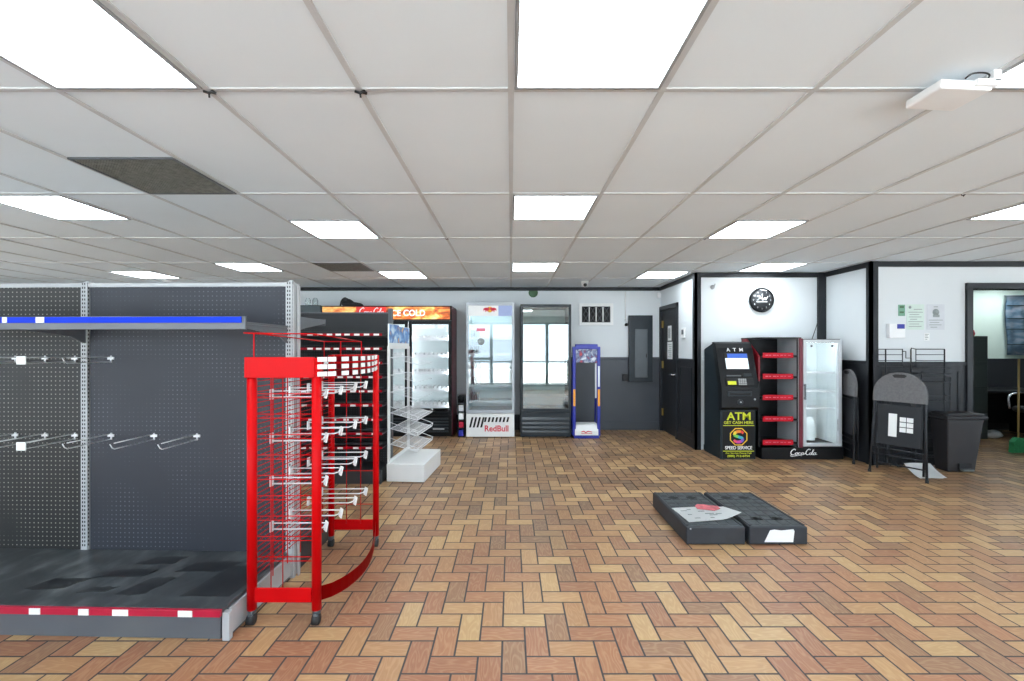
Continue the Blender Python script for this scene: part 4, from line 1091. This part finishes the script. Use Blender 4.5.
for a_, b_, c_, d_ in ((-2.24, -2.0, 2.41, 2.50), (-2.2, -2.06, 2.26, 2.32), (-1.98, -1.84, 2.24, 2.42), (-1.86, -1.6, 2.48, 2.60), (-1.64, -1.40, 2.24, 2.56), (-2.5, -2.3, 2.28, 2.40), (-2.15, -1.95, 2.56, 2.66)):
    mk = MB()
    n_ = 12; rq = random.Random(int(a_ * 100)); pl = []
    for (p0, p1) in (((a_, c_), (b_, c_ + .01)), ((b_, c_ + .01), (b_ + .04, d_)), ((b_ + .04, d_), (a_ + .05, d_ - .01)), ((a_ + .05, d_ - .01), (a_, c_))):
        for q in range(4): pl.append((p0[0] + (p1[0] - p0[0]) * q / 4 + rq.uniform(-.008, .008), p0[1] + (p1[1] - p0[1]) * q / 4 + rq.uniform(-.008, .008)))
    mk.prism(pl, 'Z', .1575, .1586); mk.build('dark_mark', M_mark, r)
st = bx(LX, GE - .01, GF - .022, GF - .005, .124, .157, .002).build('price_strip', M_redstrip, r)
for x, w in ((-2.26, .028), (-2.02, .026), (-1.84, .040), (-1.525, .036)):
    tg = MB().box(x - w, x + w * .9, GF - .025, GF - .021, .126, .155); tg.build('price_tag', M_tag, st)
# upper shelf
SF, SZ = 2.305, 1.53
sh = MB().box(LX, GE - .002, SF + .012, GP - .012, SZ - .005, SZ + .005).box(LX, GE - .002, SF, SF + .014, SZ - .034, SZ + .033, .002).build('shelf', M_gondola, r)
st = bx(LX, GE - .02, SF - .006, SF, SZ + .000, SZ + .031, .001).build('price_strip', M_blue, sh)
for x, w in ((-2.43, .022), (-2.62, .012)): bx(x - w, x + w, SF - .009, SF - .0055, SZ + .001, SZ + .030).build('price_tag', M_tag, sh)
for x in (GE - .012, -2.63, -2.62):
    MB().prism([(GP - .012, SZ - .006), (SF + .02, SZ - .006), (SF + .03, SZ - .028), (GP - .10, SZ - .06), (GP - .03, SZ - .095), (GP - .012, SZ - .10)], 'X', x - .003, x + .003).build('bracket', M_gondola, sh)
# rear side of the same gondola
rp = MB().box(LX, GE, GP + .055, GP + .60, .0, .14).box(LX, GE - .006, GP + .055, GP + .61, .14, .158, .003).build('rear_base', M_charsteel, r)
MB().box(LX, GE - .002, GP + .055, GP + .50, 1.585, 1.595).box(LX, GE - .002, GP + .488, GP + .50, 1.56, 1.61).build('rear_shelf', M_gondola, r)
MB().prism([(GP + .055, 1.60), (GP + .50, 1.60), (GP + .49, 1.575), (GP + .2, 1.53), (GP + .055, 1.50)], 'X', GE - .006, GE).build('rear_bracket', M_gondola, r)
r.rotation_euler = (0, 0, R(-1.6))

# peg hooks on the front panel
def rotg(x, y, z):
    a = R(-1.6); dx, dy = x - GE, y - GP
    return (GE + dx * math.cos(a) - dy * math.sin(a), GP + dx * math.sin(a) + dy * math.cos(a), z)
h = thing('peg_hook', 'x', 'peg hook', rotg(-2.465, GP - .001, 1.333))
L0 = h.location.copy()
def loc_tube(pts, rad): return MB().tube([(L0.x + p[0], L0.y + p[1], L0.z + p[2]) for p in pts], rad, 6)
b = loc_tube([(-.012, -.004, .012), (-.012, -.26, .012)], .0028)
b.tube([(L0.x + p[0], L0.y + p[1], L0.z + p[2]) for p in [(0, -.004, -.018), (0, -.27, -.018), (0, -.285, -.008), (-.012, -.285, .012)]], .0028, 6)
b.build('prong', M_zinc, h)
MB().box(L0.x - .022, L0.x + .018, L0.y - .006, L0.y + .0, L0.z - .004, L0.z + .012, .001).box(L0.x - .004, L0.x + .004, L0.y - .006, L0.y, L0.z - .022, L0.z + .02, .001).build('back_clip', M_zinc, h)
h.rotation_euler = (0, 0, R(-1.6))
h['label'] = 'wire peg hook right of the shelving upright, upper row'; h['group'] = 'wire peg hooks on the pegboard'
hooks = [(-2.67, 1.333, 'wire peg hook with white tag left of the upright, upper row'), (-2.86, 1.333, 'second wire peg hook left of the upright, upper row'), (-3.05, 1.333, 'wire peg hook at the left picture edge, upper row'),
         (-3.05, .857, 'wire peg hook at the left picture edge, lower row'), (-2.86, .857, 'second wire peg hook left of the upright, lower row'), (-2.67, .857, 'wire peg hook with white tag left of the upright, lower row'),
         (-2.44, .857, 'wire peg hook just right of the upright, lower row'), (-2.17, .857, 'middle wire peg hook of the three right of the upright, lower row'), (-1.90, .857, 'wire peg hook farthest right on the slate panel, lower row')]
for x, z, l in hooks:
    n_ = dup(h, rotg(x - .024, GP - .001, z), l)
    if 'tag' in l:
        Ln = n_.location
        bx(Ln.x - .035, Ln.x + .018, Ln.y - .295, Ln.y - .290, Ln.z - .024, Ln.z + .022, .001).build('price_tag', M_tag, n_)

# ------------------------------------------------------------------ second gondola with red strips
r = thing('snack_shelving', 'black shelving bay with rows of red price strips behind the red rack', 'shelving', (-1.9, 4.85, 0))
SX0, SX1 = -2.53, -1.335
bx(SX0, SX1, 5.0, 5.03, .14, 1.785).build('back_panel', M_pegB, r)
for x in (SX0, SX1 - .01): bx(x - .02, x + .02, 4.985, 5.05, 0, 1.84, .002).build('upright', M_castor, r)
bx(SX0, SX1, 4.62, 5.0, 0, .14, .003).build('base', M_charsteel, r)
bx(SX0, SX1 + .0, 5.0 - .012, 5.04, 1.785, 1.797).build('top_rail', M_gondola, r)
for q in range(9):
    z = .373 + q * .1455
    y0 = 4.62 + (0.0 if q else 0)
    s = MB().box(SX0, SX1, y0, 4.99, z - .018, z - .012)
    for e in range(3): s.tube([(SX0, y0 + .03 + e * .03, z + .03 - e * .0), (SX1, y0 + .03 + e * .03, z + .03)], .003, 5)
    s = s.build('shelf', M_charsteel, r)
    st = bx(SX0, SX1 + .01, y0 - .012, y0, z - .012, z + .013, .002).build('price_strip', M_darkred, s)
    rnd = random.Random(q); x = SX0 + .05
    while x < SX1 - .05:
        if x > -2.2: bx(x, x + .055, y0 - .0145, y0 - .0115, z - .009, z + .010).build('price_tag', M_tag, s)
        x += rnd.choice((.09, .10, .13, .16))

# ------------------------------------------------------------------ white wire snack rack
r = thing('white_wire_rack', 'white wire rack with slanted shelves on a white box base', 'wire rack', (-1.300, 4.69, 0))
bx(-1.300, -.898, 4.69, 5.41, .004, .19, .006).build('base', M_frame, r)
for a in (-1.28, -.92):
    for c in (4.72, 5.38): MB().cyl((a, c, 0), (a, c, .006), .012, n=10).build('foot', M_castor, r)
for y in (4.715, 5.385): MB().box(-1.297, -1.271, y - .014, y + .014, .19, 1.42, .003).build('post', M_frame, r)
MB().box(-1.295, -1.273, 4.73, 5.37, 1.39, 1.42, .002).build('top_bar', M_frame, r)
MB().box(-1.295, -1.273, 4.73, 5.37, .192, .222, .002).build('bottom_bar', M_frame, r)
for a, c in ((4.70, 5.02), (5.03, 5.40)):
    b = MB().box(-1.290, -1.278, a, c, 1.42, 1.655 if a < 5 else 1.64, .001); hp = b.build('header_panel', M_paper, r)
    bx(-1.278, -1.275, a + .005, c - .005, 1.455, 1.65 if a < 5 else 1.635).build('picture', M_bluepic, hp)
for q, z in enumerate((.31, .475, .64, .86, 1.04, 1.225)):
    y0, y1 = 4.74, 5.36
    xb, xf = -1.275, -.990; zb, zf = z + .075, z
    b = MB()
    w_ = .0045 if q < 3 else .0035
    b.tube([(xb, y0, zb), (xf, y0, zf), (xf, y1, zf), (xb, y1, zb)], w_, 6, closed=True)
    n = 17 if q < 3 else 6
    for e in range(n):
        yy = y0 + (y1 - y0) * (e + .5) / n; b.tube([(xb, yy, zb), (xf, yy, zf)], .0028 if q < 3 else .0018, 5)
    if q < 3:
        b.tube([(xf, y0, zf), (xf + .01, y0, zf + .035), (xf + .01, y1, zf + .035), (xf, y1, zf)], .004, 6)
        b.tube([(xb, y0, zb + .065), (xf + .01, y0, zf + .035)], .0035, 6).tube([(xb, y1, zb + .065), (xf + .01, y1, zf + .035)], .0035, 6)
        for e in (.33, .66): b.tube([(xb + (xf - xb) * e, y0, zb + (zf - zb) * e), (xb + (xf - xb) * e, y1, zb + (zf - zb) * e)], .0028, 5)
    b.build('wire_shelf', M_whitewire, r)
r.rotation_euler = (0, 0, R(-4.5))

# ------------------------------------------------------------------ red hook rack
r = thing('red_hook_rack', 'red metal wheeled hook rack with curved side, in front of the pegboard', 'display rack', (-1.14, 2.73, 0))
FL, FR, BL, BR = (-1.315, 2.28), (-.987, 2.28), (-1.27, 3.175), (-.955, 3.175)
TOPZ = 1.354
for n, p in enumerate((FL, FR, BL, BR)):
    MB().tube([(p[0], p[1], .075), (p[0], p[1], TOPZ - .004)], .0235 if n < 2 else .021, 16).build('post', M_red, r)
    c = MB().tube([(p[0], p[1], .055), (p[0], p[1], .085)], .020, 12).box(p[0] - .012, p[0] + .012, p[1] - .02, p[1] + .02, .035, .06, .003).build('castor', M_castor, r)
    MB().cyl((p[0] - .016, p[1] - .006, .026), (p[0] + .016, p[1] - .006, .026), .026, n=18).build('wheel', M_rubber, c)
bx(FL[0] - .024, FR[0] + .0, 2.252, 2.262, 1.25, TOPZ, .003).build('front_header', M_red, r)
bx(FL[0] + .02, FR[0] - .02, 2.265, 2.275, .115, .188, .003).build('front_band', M_red, r)
bx(BL[0] + .02, BR[0] - .02, 3.17, 3.18, .115, .188, .003).build('rear_band', M_red, r)
bx(BL[0], BR[0], 3.185, 3.193, 1.25, TOPZ, .003).build('rear_header', M_red, r)
def curve(v, off=0.0):
    y = 2.275 + (3.17 - 2.275) * v; x = FR[0] + (BR[0] - FR[0]) * v + .135 * math.sin(math.pi * v ** .65)
    return x, y
def cstrip(z0, z1, off=0.0, th=.006):
    b = MB(); n = 20
    b.grid(lambda u, v: (curve(u)[0] + off, curve(u)[1], z0 + (z1 - z0) * v), n, 1, th)
    return b
cstrip(.115, .188).build('curved_band', M_red, r)
rails = []
for q in range(3):
    z = 1.266 + q * .037
    rails.append(cstrip(z - .012, z + .016, 0, .004).build('tag_rail', M_darkred, r))
for q in range(3):
    z = 1.266 + q * .037
    for e, v in enumerate((.010, .045, .12, .20, .29, .39, .50, .61, .73, .86)):
        x, y = curve(v); x2, y2 = curve(v + .02); ang = math.atan2(y2 - y, x2 - x)
        b = MB(); b.M = Matrix.Translation((x + .010, y - .004, z + .002)) @ Matrix.Rotation(ang, 4, 'Z')
        b.box(-.024 if e % 2 else -.027, .020, -.004, .0, -.0115, .0115); b.build('price_tag', M_tag, rails[q])
# front wire panel and left wire panel
b = MB()
for q in range(9):
    for z in (.314 + q * .104, .335 + q * .104): b.tube([(FL[0], 2.29, z), (FR[0], 2.29, z)], .0028, 5)
for x in (-1.225, -1.165): b.tube([(x, 2.292, .16), (x, 2.292, 1.26)], .0028, 5)
b.build('front_wires', M_red, r)
b = MB()
for q in range(38):
    z = .24 + q * .0275; b.tube([(FL[0] + .01, 2.29, z), (BL[0] + .005, 3.165, z)], .0022, 5)
for q in range(7):
    v = q / 6; x = FL[0] + .012 + (BL[0] - FL[0]) * v; y = 2.3 + .86 * v
    b.tube([(x, y, .16), (x, y, 1.30)], .003, 5)
b.build('side_mesh', M_red, r)
b = MB()
for q in range(5): b.tube([(BL[0], 3.165, .30 + q * .235), (BR[0], 3.165, .30 + q * .235)], .003, 5)
for x in (-1.16, -1.06): b.tube([(x, 3.166, .16), (x, 3.166, 1.30)], .003, 5)
b.build('rear_wires', M_red, r)
# wire sign holder on top
b = MB(); zt = 1.475
b.tube([(-1.33, 2.24, zt), (-1.325, 2.36, zt), (-1.29, 3.1, zt - .03), (-1.04, 3.12, zt - .03), (-1.02, 2.6, zt - .012), (-1.05, 2.36, zt), (-1.325, 2.36, zt)], .0035, 6)
for x, y, z in ((-1.317, 2.30, zt), (-1.04, 3.12, zt - .03), (-1.29, 3.1, zt - .03), (-1.10, 2.9, zt - .03)): b.tube([(x, y, 1.30), (x, y, z)], .0035, 6)
b.tube([(-1.37, 2.30, zt + .002), (-1.22, 2.30, zt)], .0035, 6)
b.build('sign_holder', M_red, r)
# hooks hanging on the side mesh
h = thing('display_hook', 'x', 'display hook', (-1.278, 2.40, .454))
h0 = h.location.copy()
def T(p): return (h0.x + p[0], h0.y + p[1], h0.z + p[2])
MB().tube([T((0, 0, .010)), T((.29, 0, .012))], .0032, 6).tube([T((0, 0, -.022)), T((.25, 0, -.020)), T((.275, 0, -.012)), T((.29, 0, .012))], .0042, 6).build('prong', M_zinc, h)
MB().box(h0.x - .006, h0.x + .004, h0.y - .014, h0.y + .014, h0.z - .035, h0.z + .02, .002).build('back_clip', M_zinc, h)
b = MB(); b.M = Matrix.Translation(T((.292, -.004, .002))) @ Matrix.Rotation(R(38), 4, 'Z') @ Matrix.Rotation(R(12), 4, 'Y')
b.box(-.003, .003, -.024, .020, -.030, .020, .001); b.build('price_tag', M_tag, h)
first = True
rn = ('lowest', 'second lowest', 'second highest', 'highest'); pn_ = ('nearest', 'second nearest', 'third nearest', 'farthest')
for a, z in enumerate((.454, .697, .926, 1.16)):
    for c, y in enumerate((2.40, 2.59, 2.80, 2.98)):
        lab = 'white-tipped hook in the %s row of the red rack, %s to the viewer' % (rn[a], pn_[c]) if pn_[c] != 'farthest' else 'white-tipped hook in the %s row of the red rack, farthest from the viewer' % rn[a]
        x = -1.278 + (y - 2.4) * .04
        if first: h['label'] = lab; h['group'] = 'white-tipped hooks on the red rack'; first = False
        else: dup(h, (x, y, z), lab)

# ------------------------------------------------------------------ things in the room beyond the doorway
r = thing('tall_cabinet', 'tall dark green-black cabinet just inside the doorway', 'cabinet', (6.95, 6.85, 0))
bx(6.55, 7.17, 6.75, 7.2, .03, 1.58, .006).build('body', mat('green_black_steel', (40, 50, 48), .45), r)
for q in range(4): 
    dr = bx(6.57, 7.15, 6.735, 6.75, .08 + q * .37, .42 + q * .37, .004).build('drawer', mat('green_black_steel', (40, 50, 48), .45), r)
    bx(6.80, 6.92, 6.722, 6.737, .27 + q * .37, .29 + q * .37, .003).build('handle', M_steelgrey, dr)
single('knitted_hat', MB().lathe([(.06, 0), (.075, .03), (.06, .09), (.02, .12)], (6.98, 6.85, 1.581), 20), M_redplastic, 'small red knitted hat on top of the tall dark cabinet', 'hat')
r = thing('office_desk', 'low black desk under the wainscot of the room beyond the doorway', 'desk', (7.7, 7.2, 0))
MB().box(7.20, 8.5, 6.9, 7.62, .70, .74, .006).build('desk_top', M_blackcab, r)
for x in (7.24, 8.46): bx(x - .03, x + .03, 6.95, 7.6, 0, .70).build('side_panel', M_blackcab, r)
bx(7.27, 8.43, 7.5, 7.53, .15, .70).build('modesty_panel', M_blackcab, r)
r = thing('blue_curtain', 'blue grey printed curtain hanging on the far wall of the side room', 'curtain', (8.9, YB - .06, 1.25))
b = MB(); b.grid(lambda u, v: (8.44 + .9 * u + .02 * math.sin(6 * v) - .03 * math.sin(math.pi * v), YB - .05 - .012 * math.sin(26 * u), 1.28 + 1.0 * v), 40, 8, .004); cu = b.build('fabric', M_chart, r)
for z in (1.46, 1.72, 1.9, 2.12): bx(8.42, 9.35, YB - .075, YB - .068, z - .008, z + .008).build('band', M_teal, cu)
MB().cyl((8.40, YB - .05, 2.29), (9.37, YB - .05, 2.29), .01, n=10).build('rod', M_steelgrey, r)
# office chair
r = thing('office_chair', 'dark office chair with a silver arm inside the side room', 'chair', (7.25, 6.4, 0))
MB().box(6.98, 7.50, 6.15, 6.65, .46, .55, .035, seg=3).build('seat', M_rubber, r)
MB().box(7.42, 7.52, 6.17, 6.63, .60, 1.02, .03, seg=3).build('backrest', M_rubber, r)
for y in (6.12, 6.68): MB().tube(spline([(7.40, y, .50), (7.36, y, .66), (7.25, y, .73), (7.06, y, .72), (6.98, y, .66), (7.0, y, .50)], 5), .016, 8).build('arm', M_chrome, r)
MB().cyl((7.24, 6.4, .10), (7.24, 6.4, .46), .03).build('column', M_steelgrey, r)
for q in range(5):
    a = R(72 * q + 10); e = (7.24 + .28 * math.cos(a), 6.4 + .28 * math.sin(a))
    MB().tube([(7.24, 6.4, .11), (e[0], e[1], .075)], [.025, .015], 8).cyl((e[0] - .012, e[1], .03), (e[0] + .012, e[1], .03), .03, n=14).tube([(e[0], e[1], .03), (e[0], e[1], .08)], .008, 6).build('leg', M_rubber, r)
r.location.x += .42
r = thing('broom', 'green broom standing by the right edge inside the doorway', 'broom', (6.80, 6.02, 0))
b = MB()
for q in range(9):
    x = 6.72 + q * .02; b.prism([(x - .011 - (q - 4) * -.002, 0.0), (x + .011 + (q - 4) * .002, 0.0), (x + .009, .14), (x - .009, .14)], 'Y', 5.99, 6.05)
b.build('bristles', M_broom, r)
MB().prism([(6.71, .14), (6.89, .14), (6.83, .20), (6.77, .20)], 'Y', 5.985, 6.055).build('head', M_broom, r)
MB().tube([(6.80, 6.02, .19), (6.90, 6.10, 1.25)], .011, 10).build('handle', M_wood, r)
b = MB(); lump((7.45, 6.95, .001), .13, .08, .06, 4); 
single('white_bag', b, M_silver, 'crumpled pale bag on the floor before the black desk', 'bag')
